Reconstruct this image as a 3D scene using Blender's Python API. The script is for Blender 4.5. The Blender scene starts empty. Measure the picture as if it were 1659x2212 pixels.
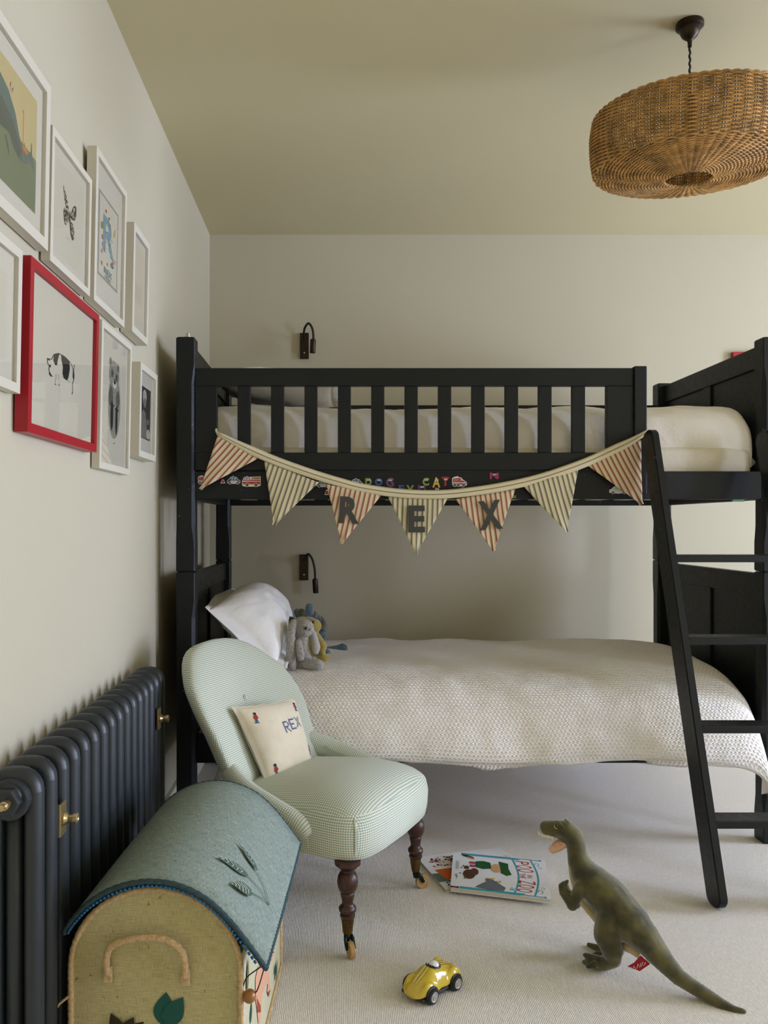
import bpy, bmesh, math, random
from mathutils import Vector, Matrix, noise

# ------------------------------------------------------------------ camera, light, exposure
SC = bpy.context.scene
COL = SC.collection
F, CX, CY, H = 1743.0, 728.0, 1133.0, 1.11          # focal length and vanishing point (in 1659x2212 px), eye height
cam_d = bpy.data.cameras.new('camera')
cam_d.sensor_fit = 'HORIZONTAL'; cam_d.sensor_width = 36.0
cam_d.lens = 36.0 * F / 1659.0
cam_d.shift_x = (829.5 - CX) / 1659.0
cam_d.shift_y = (CY - 1106.0) / 1659.0
cam_d.clip_start = 0.02
cam = bpy.data.objects.new('camera', cam_d); COL.objects.link(cam)
cam.location = (0, 0, H); cam.rotation_euler = (math.pi / 2, 0, 0)
SC.camera = cam

# room limits
XL, XR, YB, YF, ZC = -0.630, 4.90, 3.993, -1.30, 2.544
WIN_Y0, WIN_Y1, WIN_Z0, WIN_Z1 = 1.85, 2.95, 0.06, 2.44    # glazed door in the right-hand wall, out of frame
FILL_Y0, FILL_Y1, FILL_Z0, FILL_Z1 = -0.50, 0.30, 0.55, 2.20    # unseen window added for fill light, same wall, nearer the camera

world = bpy.data.worlds.new('world'); SC.world = world
world.use_nodes = True
_bg = world.node_tree.nodes['Background']
_bg.inputs['Color'].default_value = (0.81, 0.92, 1.27, 1.0)
_bg.inputs['Strength'].default_value = 9.0

def portal(name, loc, rot, sx, sy):
    l = bpy.data.lights.new(name, 'AREA'); l.shape = 'RECTANGLE'; l.size = sx; l.size_y = sy
    l.cycles.is_portal = True
    o = bpy.data.objects.new(name, l); COL.objects.link(o)
    o.location = loc; o.rotation_euler = rot
    return o
portal('window_portal', (XR + 0.08, (WIN_Y0 + WIN_Y1) / 2, (WIN_Z0 + WIN_Z1) / 2), (0, math.pi / 2, 0), WIN_Z1 - WIN_Z0, WIN_Y1 - WIN_Y0)


portal('fill_window_portal', (XR + 0.08, (FILL_Y0 + FILL_Y1) / 2, (FILL_Z0 + FILL_Z1) / 2), (0, math.pi / 2, 0), FILL_Z1 - FILL_Z0, FILL_Y1 - FILL_Y0)  # sky light through the added fill window

SC.view_settings.view_transform = 'Standard'
SC.view_settings.look = 'None'
SC.view_settings.gamma = 1.0
SC.view_settings.use_curve_mapping = False
SC.view_settings.exposure = 1.42
SC.cycles.max_bounces = 6
SC.cycles.diffuse_bounces = 5
SC.cycles.glossy_bounces = 3
SC.cycles.transparent_max_bounces = 8
SC.cycles.caustics_reflective = False
SC.cycles.caustics_refractive = False
SC.cycles.sample_clamp_indirect = 6.0

# ------------------------------------------------------------------ helpers
PI = math.pi
random.seed(7)
def P(px, py, Y): return Vector(((px - CX) * Y / F, Y, H - (py - CY) * Y / F))
def PX(px, py, X):                       # point on a plane of constant X
    Y = X * F / (px - CX); return Vector((X, Y, H - (py - CY) * Y / F))
def PF(px, py, z=0.0):                   # point on a horizontal plane
    Y = (H - z) * F / (py - CY); return Vector(((px - CX) * Y / F, Y, z))
def lin(c):
    c /= 255.0
    return c / 12.92 if c <= 0.04045 else ((c + 0.055) / 1.055) ** 2.4
def S(r, g, b): return (lin(r), lin(g), lin(b), 1.0)

MATS = {}
def mat(name, col, rough=0.6, metal=0.0, spec=0.4, sheen=0.0, noise_amt=0.0, noise_scale=20.0, bump=0.0, bump_scale=200.0,
        coat=0.0, bump_dist=0.002):
    m = bpy.data.materials.new(name); m.use_nodes = True; MATS[name] = m
    nt = m.node_tree; p = nt.nodes['Principled BSDF']
    p.inputs['Base Color'].default_value = col; p.inputs['Roughness'].default_value = rough
    p.inputs['Metallic'].default_value = metal; p.inputs['Specular IOR Level'].default_value = spec
    if sheen: p.inputs['Sheen Weight'].default_value = sheen; p.inputs['Sheen Roughness'].default_value = 0.5
    if coat: p.inputs['Coat Weight'].default_value = coat; p.inputs['Coat Roughness'].default_value = 0.05
    if noise_amt or bump:
        tc = nt.nodes.new('ShaderNodeTexCoord')
    if noise_amt:
        n = nt.nodes.new('ShaderNodeTexNoise'); n.inputs['Scale'].default_value = noise_scale; n.inputs['Detail'].default_value = 4
        nt.links.new(tc.outputs['Object'], n.inputs['Vector'])
        mr = nt.nodes.new('ShaderNodeMapRange'); mr.inputs[1].default_value = 0.3; mr.inputs[2].default_value = 0.7
        mr.inputs[3].default_value = 1 - noise_amt; mr.inputs[4].default_value = 1 + noise_amt
        nt.links.new(n.outputs['Fac'], mr.inputs[0])
        vm = nt.nodes.new('ShaderNodeVectorMath'); vm.operation = 'SCALE'; vm.inputs[0].default_value = col[:3]
        nt.links.new(mr.outputs[0], vm.inputs['Scale']); nt.links.new(vm.outputs[0], p.inputs['Base Color'])
    if bump:
        n2 = nt.nodes.new('ShaderNodeTexNoise'); n2.inputs['Scale'].default_value = bump_scale; n2.inputs['Detail'].default_value = 3
        nt.links.new(tc.outputs['Object'], n2.inputs['Vector'])
        bp = nt.nodes.new('ShaderNodeBump'); bp.inputs['Strength'].default_value = bump; bp.inputs['Distance'].default_value = bump_dist
        nt.links.new(n2.outputs['Fac'], bp.inputs['Height']); nt.links.new(bp.outputs[0], p.inputs['Normal'])
    return m

class NT:                                  # tiny node-graph helper
    def __init__(s, m):
        s.m = m; s.nt = m.node_tree; s.p = s.nt.nodes['Principled BSDF']
    def n(s, t, **kw):
        x = s.nt.nodes.new(t)
        for k, v in kw.items(): setattr(x, k, v)
        return x
    def l(s, a, b): s.nt.links.new(a, b)
    def math(s, op, a, b=None, c=None):
        x = s.n('ShaderNodeMath', operation=op)
        for i, v in enumerate((a, b, c)):
            if v is None: continue
            if isinstance(v, (int, float)): x.inputs[i].default_value = v
            else: s.l(v, x.inputs[i])
        return x.outputs[0]
    def coord(s, kind='Object'):
        t = s.n('ShaderNodeTexCoord'); sp = s.n('ShaderNodeSeparateXYZ'); s.l(t.outputs[kind], sp.inputs[0])
        return t.outputs[kind], sp.outputs[0], sp.outputs[1], sp.outputs[2]
    def mix(s, fac, a, b):
        x = s.n('ShaderNodeMix', data_type='RGBA')
        if isinstance(fac, (int, float)): x.inputs[0].default_value = fac
        else: s.l(fac, x.inputs[0])
        for i, v in ((6, a), (7, b)):
            if isinstance(v, tuple): x.inputs[i].default_value = v
            else: s.l(v, x.inputs[i])
        return x.outputs[2]
    def noise(s, vec, scale, detail=3, rough=0.5):
        x = s.n('ShaderNodeTexNoise'); x.inputs['Scale'].default_value = scale; x.inputs['Detail'].default_value = detail
        x.inputs['Roughness'].default_value = rough
        if vec is not None: s.l(vec, x.inputs['Vector'])
        return x.outputs['Fac']
    def rng(s, v, a, b, c, d):
        x = s.n('ShaderNodeMapRange'); s.l(v, x.inputs[0])
        for i, q in enumerate((a, b, c, d)): x.inputs[i + 1].default_value = q
        return x.outputs[0]
    def mapping(s, vec, scale):
        x = s.n('ShaderNodeMapping'); s.l(vec, x.inputs[0]); x.inputs['Scale'].default_value = scale
        return x.outputs[0]
    def bump(s, h, strength, dist):
        x = s.n('ShaderNodeBump'); x.inputs['Strength'].default_value = strength; x.inputs['Distance'].default_value = dist
        s.l(h, x.inputs['Height']); s.l(x.outputs[0], s.p.inputs['Normal'])
    def wave(s, v, period):                # 0..1 sine of a coordinate in metres
        q = s.math('MULTIPLY', v, 2 * PI / period)
        return s.math('MULTIPLY_ADD', s.math('SINE', q), 0.5, 0.5)

class M:                                   # collects faces, makes one mesh
    def __init__(s): s.v, s.f, s.m, s.uv = [], [], [], {}
    def add(s, vs, fs, mi=0, uvs=None):
        b = len(s.v); s.v.extend(Vector(x) for x in vs)
        for k, f in enumerate(fs):
            if uvs: s.uv[len(s.f)] = uvs[k]
            s.f.append([b + i for i in f]); s.m.append(mi)
        return s
    def bmadd(s, bm, mi=0):
        bm.verts.ensure_lookup_table(); bm.verts.index_update()
        s.add([v.co.copy() for v in bm.verts], [[v.index for v in f.verts] for f in bm.faces], mi); bm.free(); return s
    def box(s, lo, hi, bev=0.0, mi=0, T=None, seg=2):
        bm = bmesh.new(); bmesh.ops.create_cube(bm, size=1.0)
        lo, hi = Vector(lo), Vector(hi); c = (lo + hi) / 2; d = hi - lo
        for v in bm.verts: v.co = Vector((v.co.x * d.x, v.co.y * d.y, v.co.z * d.z)) + c
        if bev > 0: bmesh.ops.bevel(bm, geom=bm.edges[:], offset=min(bev, min(d) * 0.45), segments=seg, profile=0.5, affect='EDGES')
        if T is not None:
            for v in bm.verts: v.co = T @ v.co
        return s.bmadd(bm, mi)
    def loft(s, rings, mi=0, cap=True, closed=True, uvfun=None):
        n = len(rings[0]); vs = [p for r in rings for p in r]; fs = []; uvs = []
        cum = [0.0]
        for i in range(1, len(rings)):
            cum.append(cum[-1] + sum((Vector(rings[i][k]) - Vector(rings[i - 1][k])).length for k in range(0, n, max(1, n // 8))) / len(range(0, n, max(1, n // 8))))
        ref = max(rings, key=lambda r: sum((Vector(r[k]) - Vector(r[k - 1])).length for k in range(1, n)))
        per = [0.0]
        for k in range(n): per.append(per[-1] + (Vector(ref[(k + 1) % n]) - Vector(ref[k])).length)
        for i in range(len(rings) - 1):
            for k in range(n if closed else n - 1):
                k2 = (k + 1) % n
                fs.append((i * n + k, i * n + k2, (i + 1) * n + k2, (i + 1) * n + k))
                uvs.append(((per[k], cum[i]), (per[k + 1], cum[i]), (per[k + 1], cum[i + 1]), (per[k], cum[i + 1])))
        if cap and closed:
            fs.append(tuple(range(n))[::-1]); uvs.append([(0, 0)] * n)
            fs.append(tuple((len(rings) - 1) * n + k for k in range(n))); uvs.append([(0, 0)] * n)
        return s.add(vs, fs, mi, uvs)
    def tube(s, pts, r, n=8, mi=0, cap=True, closed=False, flat=None):
        pts = [Vector(p) for p in pts]; N = len(pts); rings = []
        prev = None
        for i, p in enumerate(pts):
            if closed: t = pts[(i + 1) % N] - pts[i - 1]
            else: t = pts[min(i + 1, N - 1)] - pts[max(i - 1, 0)]
            t.normalize()
            if prev is None:
                a = Vector((0, 0, 1)) if abs(t.z) < 0.9 else Vector((1, 0, 0))
                nrm = (a - t * a.dot(t)).normalized()
            else:
                nrm = (prev - t * prev.dot(t)).normalized()
            prev = nrm; bn = t.cross(nrm)
            rr = r[i] if isinstance(r, (list, tuple)) else r
            ra, rb = (rr, rr) if flat is None else (rr * flat[0], rr * flat[1])
            rings.append([p + nrm * (math.cos(2 * PI * k / n) * ra) + bn * (math.sin(2 * PI * k / n) * rb) for k in range(n)])
        if closed: rings.append(rings[0]); return s.loft(rings, mi, cap=False)
        return s.loft(rings, mi, cap=cap)
    def lathe(s, prof, c, n=24, mi=0, axis='z', T=None):
        rings = []
        for r, z in prof:
            ring = []
            for k in range(n):
                a = 2 * PI * k / n; q = Vector((r * math.cos(a), r * math.sin(a), z))
                if axis == 'x': q = Vector((q.z, q.x, q.y))
                elif axis == 'y': q = Vector((q.x, q.z, q.y))
                if T is not None: q = T @ q
                ring.append(Vector(c) + q)
            rings.append(ring)
        return s.loft(rings, mi)
    def poly(s, pts, mi=0): return s.add(pts, [tuple(range(len(pts)))], mi)
    def prism(s, pts, off, mi=0):          # pts: 3D outline, off: extrusion vector
        n = len(pts); off = Vector(off); a = [Vector(p) for p in pts]; b = [p + off for p in a]
        fs = [tuple(range(n)), tuple(range(2 * n - 1, n - 1, -1))] + [(k, (k + 1) % n, n + (k + 1) % n, n + k) for k in range(n)]
        return s.add(a + b, fs, mi)
    def ball(s, c, r, n=16, m=10, mi=0, T=None):
        r = Vector((r, r, r)) if isinstance(r, (int, float)) else Vector(r); rings = []
        for i in range(m + 1):
            a = -PI / 2 + PI * i / m; ca = max(math.cos(a), 1e-4)
            ring = []
            for k in range(n):
                b = 2 * PI * k / n; q = Vector((r.x * ca * math.cos(b), r.y * ca * math.sin(b), r.z * math.sin(a)))
                if T is not None: q = T @ q
                ring.append(Vector(c) + q)
            rings.append(ring)
        return s.loft(rings, mi)
    def build(s, name, mats, parent=None, loc=None, smooth=False, recalc=True, boxuv=False, angle=None):
        base = Vector(loc) if loc is not None else (Vector(ROOT[root_of(parent)]) if parent is not None else Vector((0, 0, 0)))
        me = bpy.data.meshes.new(name)
        me.from_pydata([tuple(v - base) for v in s.v], [], s.f)
        if not isinstance(mats, (list, tuple)): mats = [mats]
        for x in mats: me.materials.append(MATS[x])
        me.polygons.foreach_set('material_index', s.m)
        if smooth: me.polygons.foreach_set('use_smooth', [True] * len(me.polygons))
        if s.uv or boxuv:
            ul = me.uv_layers.new(name='UVMap')
            for p in me.polygons:
                u = s.uv.get(p.index)
                for q, li in enumerate(p.loop_indices):
                    if boxuv or u is None:
                        c = me.vertices[me.loops[li].vertex_index].co; nn = p.normal
                        ax = max(range(3), key=lambda i: abs(nn[i]))
                        ul.data[li].uv = (c.y, c.z) if ax == 0 else ((c.x, c.z) if ax == 1 else (c.x, c.y))
                    else: ul.data[li].uv = u[q]
        me.validate()
        if recalc:
            bm = bmesh.new(); bm.from_mesh(me); bmesh.ops.recalc_face_normals(bm, faces=bm.faces); bm.to_mesh(me); bm.free()
        if angle: me.set_sharp_from_angle(angle=math.radians(angle))
        o = bpy.data.objects.new(name, me); COL.objects.link(o)
        if parent is not None: o.parent = parent
        if loc is not None and parent is None: o.location = base; ROOT[o.name] = tuple(base)
        elif parent is None: ROOT[o.name] = (0, 0, 0)
        return o

ROOT = {}
def root_of(o):
    while o.parent is not None: o = o.parent
    return o.name
def thing(name, label, cat, loc=(0, 0, 0), group=None):
    o = bpy.data.objects.new(name, None); COL.objects.link(o); o.location = loc; o.empty_display_size = 0.05
    ROOT[o.name] = tuple(loc)
    return tag(o, label, cat, group)
def tag(o, label=None, cat=None, group=None, kind=None):
    if label: o['label'] = label
    if cat: o['category'] = cat
    if group: o['group'] = group
    if kind: o['kind'] = kind
    return o
def copy_at(o, d, parent=None):            # a copy that shares mesh data, moved by d
    c = o.copy(); COL.objects.link(c); c.parent = parent if parent is not None else o.parent
    c.location = o.location + Vector(d); return c

def lerp(a, b, t): return a + (b - a) * t
def interp(pts, x):                        # piecewise smooth interpolation of (x, y) pairs
    if x <= pts[0][0]: return pts[0][1]
    for (a, b), (c, d) in zip(pts, pts[1:]):
        if x <= c:
            t = (x - a) / (c - a); t = t * t * (3 - 2 * t) * 0.5 + t * 0.5
            return b + (d - b) * t
    return pts[-1][1]
def spline(pts, n):                        # Catmull-Rom through 3D points
    pts = [Vector(p) for p in pts]; out = []
    ext = [pts[0] * 2 - pts[1]] + pts + [pts[-1] * 2 - pts[-2]]
    for i in range(1, len(ext) - 2):
        p0, p1, p2, p3 = ext[i - 1:i + 3]
        for k in range(n):
            t = k / n
            out.append(0.5 * ((2 * p1) + (p2 - p0) * t + (2 * p0 - 5 * p1 + 4 * p2 - p3) * t * t + (3 * p1 - p0 - 3 * p2 + p3) * t ** 3))
    out.append(pts[-1]); return out

def blob(name, caps, voxel, material, parent, smooth_it=6, loc=None):
    """one continuous soft body: tapered capsules (p0, r0, p1, r1) fused by a voxel remesh"""
    g = M()
    for c in caps:
        if len(c) == 2: g.ball(c[0], c[1], 14, 10); continue
        if len(c) == 3: g.ball(c[0], c[1], 14, 10, T=c[2]); continue
        p0, r0, p1, r1 = c; p0, p1 = Vector(p0), Vector(p1)
        K = max(2, int((p1 - p0).length / max(min(r0, r1) * 0.5, 1e-4)))
        pts = [p0.lerp(p1, k / K) for k in range(K + 1)]; rs = [lerp(r0, r1, k / K) for k in range(K + 1)]
        g.tube(pts, rs, 14); g.ball(p0, r0, 14, 10); g.ball(p1, r1, 14, 10)
    o = g.build(name, material, parent, loc=loc, smooth=True)
    rm = o.modifiers.new('r', 'REMESH'); rm.mode = 'VOXEL'; rm.voxel_size = voxel; rm.use_smooth_shade = True
    sm = o.modifiers.new('s', 'SMOOTH'); sm.iterations = smooth_it; sm.factor = 0.5
    dg = bpy.context.evaluated_depsgraph_get(); me = bpy.data.meshes.new_from_object(o.evaluated_get(dg), depsgraph=dg)
    o.modifiers.clear(); old = o.data; o.data = me; bpy.data.meshes.remove(old)
    if not me.materials: me.materials.append(MATS[material])
    me.polygons.foreach_set('use_smooth', [True] * len(me.polygons))
    return o

_TXT = {}
def text2d(s, bold=0.0, ext=0.0):
    """letters of the built-in font as flat 2D triangles, height about 1; returns verts, faces"""
    key = (s, bold)
    if key in _TXT: return _TXT[key]
    cu = bpy.data.curves.new('t', 'FONT'); cu.body = s; cu.size = 1.0; cu.offset = bold; cu.fill_mode = 'FRONT'; cu.resolution_u = 4
    o = bpy.data.objects.new('t', cu); COL.objects.link(o)
    dg = bpy.context.evaluated_depsgraph_get(); me = bpy.data.meshes.new_from_object(o.evaluated_get(dg), depsgraph=dg)
    vs = [(v.co.x, v.co.y) for v in me.vertices]; fs = [tuple(p.vertices) for p in me.polygons]
    bpy.data.objects.remove(o); bpy.data.curves.remove(cu); bpy.data.meshes.remove(me)
    x0, x1 = min(v[0] for v in vs), max(v[0] for v in vs); y0, y1 = min(v[1] for v in vs), max(v[1] for v in vs)
    vs = [((x - x0) / (x1 - x0), (y - y0) / (y1 - y0)) for x, y in vs]
    _TXT[key] = (vs, fs, (x1 - x0) / (y1 - y0)); return _TXT[key]

class Art(M):
    """flat printed shapes on a surface fn(a, b, lift) -> 3D; each new shape lies a hair above the last"""
    def __init__(s, fn, step=0.00004): super().__init__(); s.fn = fn; s.lift = step; s.step = step; s.slots = []
    def slot(s, m):
        if m not in s.slots: s.slots.append(m)
        return s.slots.index(m)
    def shape(s, pts, m):
        s.poly([s.fn(a, b, s.lift) for a, b in pts], s.slot(m)); s.lift += s.step; return s
    def ell(s, a, b, ra, rb, m, n=20, rot=0.0, asp=1.0):
        c, d = math.cos(rot), math.sin(rot); pts = []
        for k in range(n):
            x, y = ra * math.cos(2 * PI * k / n), rb * math.sin(2 * PI * k / n)
            pts.append((a + x * c - y * d / asp, b + x * d * asp + y * c))
        return s.shape(pts, m)
    def line(s, pts, w, m):
        for (a, b), (c, d) in zip(pts, pts[1:]):
            L = math.hypot(c - a, d - b) or 1; nx, ny = -(d - b) / L * w / 2, (c - a) / L * w / 2
            s.poly([s.fn(*q, s.lift) for q in ((a + nx, b + ny), (c + nx, d + ny), (c - nx, d - ny), (a - nx, b - ny))], s.slot(m))
        s.lift += s.step; return s
    def text(s, t, a, b, w, h, m, bold=0.0):
        vs, fs, _ = text2d(t, bold)
        s.add([s.fn(a + x * w, b + y * h, s.lift) for x, y in vs], fs, s.slot(m)); s.lift += s.step; return s
    def done(s, name, parent, loc=None): return s.build(name, s.slots, parent, loc=loc, recalc=False)

# ------------------------------------------------------------------ materials
WALLC = S(193, 186, 162)
mat('wall_paint', WALLC, 0.85, spec=0.2, bump=0.05, bump_scale=120)
mat('ceiling_paint', S(206, 196, 160), 0.9, spec=0.15)
mat('trim_paint', S(224, 220, 204), 0.5)
mat('rear_paint', S(212, 196, 156), 0.9)
def bed_paint():
    m = mat('bed_paint', (0.0110, 0.0130, 0.0130, 1), 0.42, spec=0.24); g = NT(m)
    o, x, y, z = g.coord()
    n = g.noise(o, 60, 4); g.l(g.rng(n, 0.3, 0.7, 0.36, 0.50), g.p.inputs['Roughness'])
    # a few worn chips where the undercoat shows
    c = g.noise(o, 95, 2); f = g.rng(c, 0.775, 0.79, 0, 1)
    g.l(g.mix(f, (0.0110, 0.0130, 0.0130, 1), S(190, 180, 150)), g.p.inputs['Base Color'])
bed_paint()
mat('radiator_paint', (0.021, 0.026, 0.030, 1), 0.40, spec=0.5, noise_amt=0.08)
mat('bronze', S(52, 44, 32), 0.38, metal=0.75, noise_amt=0.1, noise_scale=40)
mat('bronze_light', S(150, 120, 85), 0.28, metal=0.9)
mat('brass', S(196, 176, 130), 0.28, metal=0.9)
mat('flex_black', S(30, 29, 25), 0.6)
mat('steel', S(180, 178, 170), 0.3, metal=0.9)
def carpet():
    m = mat('carpet', S(200, 192, 176), 0.95, spec=0.1, sheen=0.25); g = NT(m)
    o, x, y, z = g.coord()
    d = g.noise(o, 30, 2); x2 = g.math('MULTIPLY_ADD', d, 0.003, x)
    d2 = g.noise(g.mapping(o, (260, 70, 1)), 1.0, 3, 0.6)
    rib = g.wave(x2, 0.0041)
    h = g.math('MULTIPLY', rib, g.rng(d2, 0.25, 0.75, 0.45, 1.0))
    hh = g.math('MULTIPLY_ADD', g.noise(o, 330, 2), 0.2, g.math('MULTIPLY_ADD', d2, 0.5, g.math('MULTIPLY', h, 0.6)))
    g.bump(hh, 0.5, 0.003)
    big = g.noise(o, 2.2, 3)
    base = g.mix(g.rng(hh, 0.35, 1.05, 0, 1), S(204, 197, 183), S(252, 249, 243))
    g.l(g.mix(g.math('MULTIPLY', g.rng(big, 0.35, 0.65, 0, 1), 0.25), base, S(214, 206, 190)), g.p.inputs['Base Color'])
carpet()
def white_cloth(name, col, scale=260, crease=0.35):
    m = mat(name, col, 0.85, spec=0.15, sheen=0.15); g = NT(m); o, x, y, z = g.coord()
    w = g.noise(g.mapping(o, (1.0, 1.0, 1.0)), 9, 5, 0.6); f = g.noise(o, scale, 2)
    g.bump(g.math('MULTIPLY_ADD', f, 0.04, g.math('MULTIPLY', g.math('ABSOLUTE', g.math('SUBTRACT', w, 0.5)), -2.2 * crease)), 0.5, 0.02)
white_cloth('linen', S(244, 242, 238))
white_cloth('linen_upper', S(236, 231, 222), crease=0.5)
white_cloth('sheet', S(226, 220, 206))
white_cloth('mattress', S(214, 207, 190))
def seersucker():
    m = mat('seersucker', S(230, 225, 216), 0.9, spec=0.12, sheen=0.2); g = NT(m)
    o, u, v, z = g.coord('UV')
    n1 = g.noise(g.mapping(o, (60, 25, 1)), 1.0, 2)
    row = g.wave(g.math('MULTIPLY_ADD', n1, 0.004, v), 0.0125)
    ri = g.math('FLOOR', g.math('DIVIDE', v, 0.0125))
    dash = g.wave(g.math('ADD', g.math('MULTIPLY_ADD', ri, 0.007, u), g.math('MULTIPLY', n1, 0.012)), 0.0145)
    h = g.math('MULTIPLY', row, dash)
    big = g.noise(g.mapping(o, (7, 16, 1)), 1.0, 3)
    g.bump(g.math('MULTIPLY_ADD', big, 1.6, h), 0.6, 0.006)
    g.l(g.mix(g.math('MULTIPLY', h, 0.8), S(236, 230, 219), S(252, 250, 247)), g.p.inputs['Base Color'])
seersucker()
def gingham():
    m = mat('gingham', S(190, 200, 180), 0.9, spec=0.12, sheen=0.15); g = NT(m)
    o, u, v, z = g.coord('UV')
    def st(c): return g.rng(g.wave(c, 0.0062), 0.40, 0.60, 0, 1)
    a, b = st(u), st(v)
    s = g.math('MULTIPLY_ADD', a, 0.42, g.math('MULTIPLY', b, 0.58))
    g.l(g.mix(s, S(238, 233, 216), S(138, 163, 147)), g.p.inputs['Base Color'])
    g.bump(g.noise(o, 900, 2), 0.15, 0.001)
gingham()
def ticking(name, bg, stripe):
    m = mat(name, bg, 0.9, spec=0.1, sheen=0.1); g = NT(m); o, u, v, z = g.coord('UV')
    w = g.wave(u, 0.0172); a = g.rng(w, 0.70, 0.80, 0, 1)
    w2 = g.wave(g.math('ADD', u, 0.0043), 0.0172); b = g.rng(w2, 0.965, 0.985, 0, 0.45)
    f = g.math('MINIMUM', g.math('ADD', a, b), 1.0)
    base = g.mix(g.math('MULTIPLY', g.rng(g.noise(o, 40, 3), 0.3, 0.7, 0, 1), 0.12), bg, S(200, 188, 150))
    g.l(g.mix(g.math('MULTIPLY', f, 0.86), base, stripe), g.p.inputs['Base Color']); g.bump(g.noise(o, 1200, 2), 0.12, 0.001)
ticking('ticking_red', S(222, 208, 172), S(146, 52, 50))
ticking('ticking_grey', S(220, 208, 170), S(92, 90, 82))
def tape():
    m = mat('tape_cloth', S(222, 210, 174), 0.9, spec=0.1); g = NT(m); o, u, v, z = g.coord('UV')
    c = g.math('ABSOLUTE', g.math('SUBTRACT', v, 0.5)); d = g.math('ABSOLUTE', g.math('SUBTRACT', v, 0.93))
    f = g.math('MAXIMUM', g.rng(c, 0.045, 0.075, 1, 0), g.math('MULTIPLY', g.rng(d, 0.02, 0.05, 1, 0), 0.7))
    g.l(g.mix(g.math('MULTIPLY', f, 0.8), S(222, 210, 174), S(104, 100, 88)), g.p.inputs['Base Color'])
tape()
mat('letter_cloth', S(74, 73, 68), 0.95, noise_amt=0.35, noise_scale=700)
mat('plush_grey', S(176, 170, 160), 0.95, sheen=0.6, noise_amt=0.28, noise_scale=190, bump=1.0, bump_scale=170, bump_dist=0.014)
mat('plush_grey_inner', S(180, 174, 166), 0.95, sheen=0.4, bump=0.4, bump_scale=300)
mat('plush_mustard', S(168, 150, 78), 0.95, sheen=0.5, noise_amt=0.15, noise_scale=130, bump=0.6, bump_scale=320, bump_dist=0.003)
mat('plush_olive', S(70, 66, 26), 0.9, sheen=0.2, bump=0.4, bump_scale=300)
mat('plush_blue', S(84, 112, 126), 0.95, sheen=0.5, noise_amt=0.3, noise_scale=170, bump=1.0, bump_scale=150, bump_dist=0.014)
mat('plush_taupe', S(112, 102, 90), 0.9, sheen=0.3, bump=0.3, bump_scale=400)
mat('eye_black', S(16, 15, 14), 0.2, spec=0.6)
mat('eye_yellow', S(190, 170, 70), 0.3)
def dino_skin():
    m = mat('dino_plush', S(88, 84, 48), 0.8, spec=0.2, sheen=0.55); g = NT(m); o, x, y, z = g.coord()
    n = g.noise(o, 17, 3); f = g.noise(o, 420, 2)
    c = g.mix(g.rng(n, 0.38, 0.62, 0, 1), S(58, 57, 34), S(104, 98, 54))
    g.l(g.mix(g.math('MULTIPLY', f, 0.25), c, S(52, 50, 32)), g.p.inputs['Base Color']); g.bump(f, 0.5, 0.003)
dino_skin()
mat('dino_cream', S(206, 184, 140), 0.9, sheen=0.3)
mat('dino_pink', S(220, 178, 146), 0.9, sheen=0.3)
mat('tooth_felt', S(222, 216, 196), 0.9)
mat('claw_brown', S(64, 50, 44), 0.8)
mat('tag_red', S(172, 20, 44), 0.6)
mat('white_print', S(232, 228, 220), 0.7)
mat('wicker', S(176, 134, 74), 0.55, spec=0.35, noise_amt=0.45, noise_scale=28)
mat('wicker_stake', S(160, 116, 62), 0.55, spec=0.35, noise_amt=0.3, noise_scale=20)
mat('frame_white', S(208, 202, 184), 0.45, spec=0.4)
mat('frame_red', S(160, 20, 34), 0.4, spec=0.45)
mat('mat_board', S(212, 206, 186), 0.9)
mat('paper', S(208, 201, 178), 0.9)
mat('paper_warm', S(214, 202, 172), 0.9)
def glass():
    m = bpy.data.materials.new('picture_glass'); m.use_nodes = True; MATS['picture_glass'] = m; nt = m.node_tree
    for n in list(nt.nodes): nt.nodes.remove(n)
    out = nt.nodes.new('ShaderNodeOutputMaterial'); mx = nt.nodes.new('ShaderNodeMixShader'); t = nt.nodes.new('ShaderNodeBsdfTransparent')
    gl = nt.nodes.new('ShaderNodeBsdfGlossy'); gl.inputs['Roughness'].default_value = 0.02; lw = nt.nodes.new('ShaderNodeLayerWeight'); lw.inputs[0].default_value = 0.5
    pw = nt.nodes.new('ShaderNodeMath'); pw.operation = 'POWER'; pw.inputs[1].default_value = 4.5; nt.links.new(lw.outputs['Facing'], pw.inputs[0])
    fr = nt.nodes.new('ShaderNodeMath'); fr.operation = 'MULTIPLY_ADD'; fr.inputs[1].default_value = 0.75; fr.inputs[2].default_value = 0.035; nt.links.new(pw.outputs[0], fr.inputs[0])
    nt.links.new(fr.outputs[0], mx.inputs[0]); nt.links.new(t.outputs[0], mx.inputs[1]); nt.links.new(gl.outputs[0], mx.inputs[2]); nt.links.new(mx.outputs[0], out.inputs[0])
glass()
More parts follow.
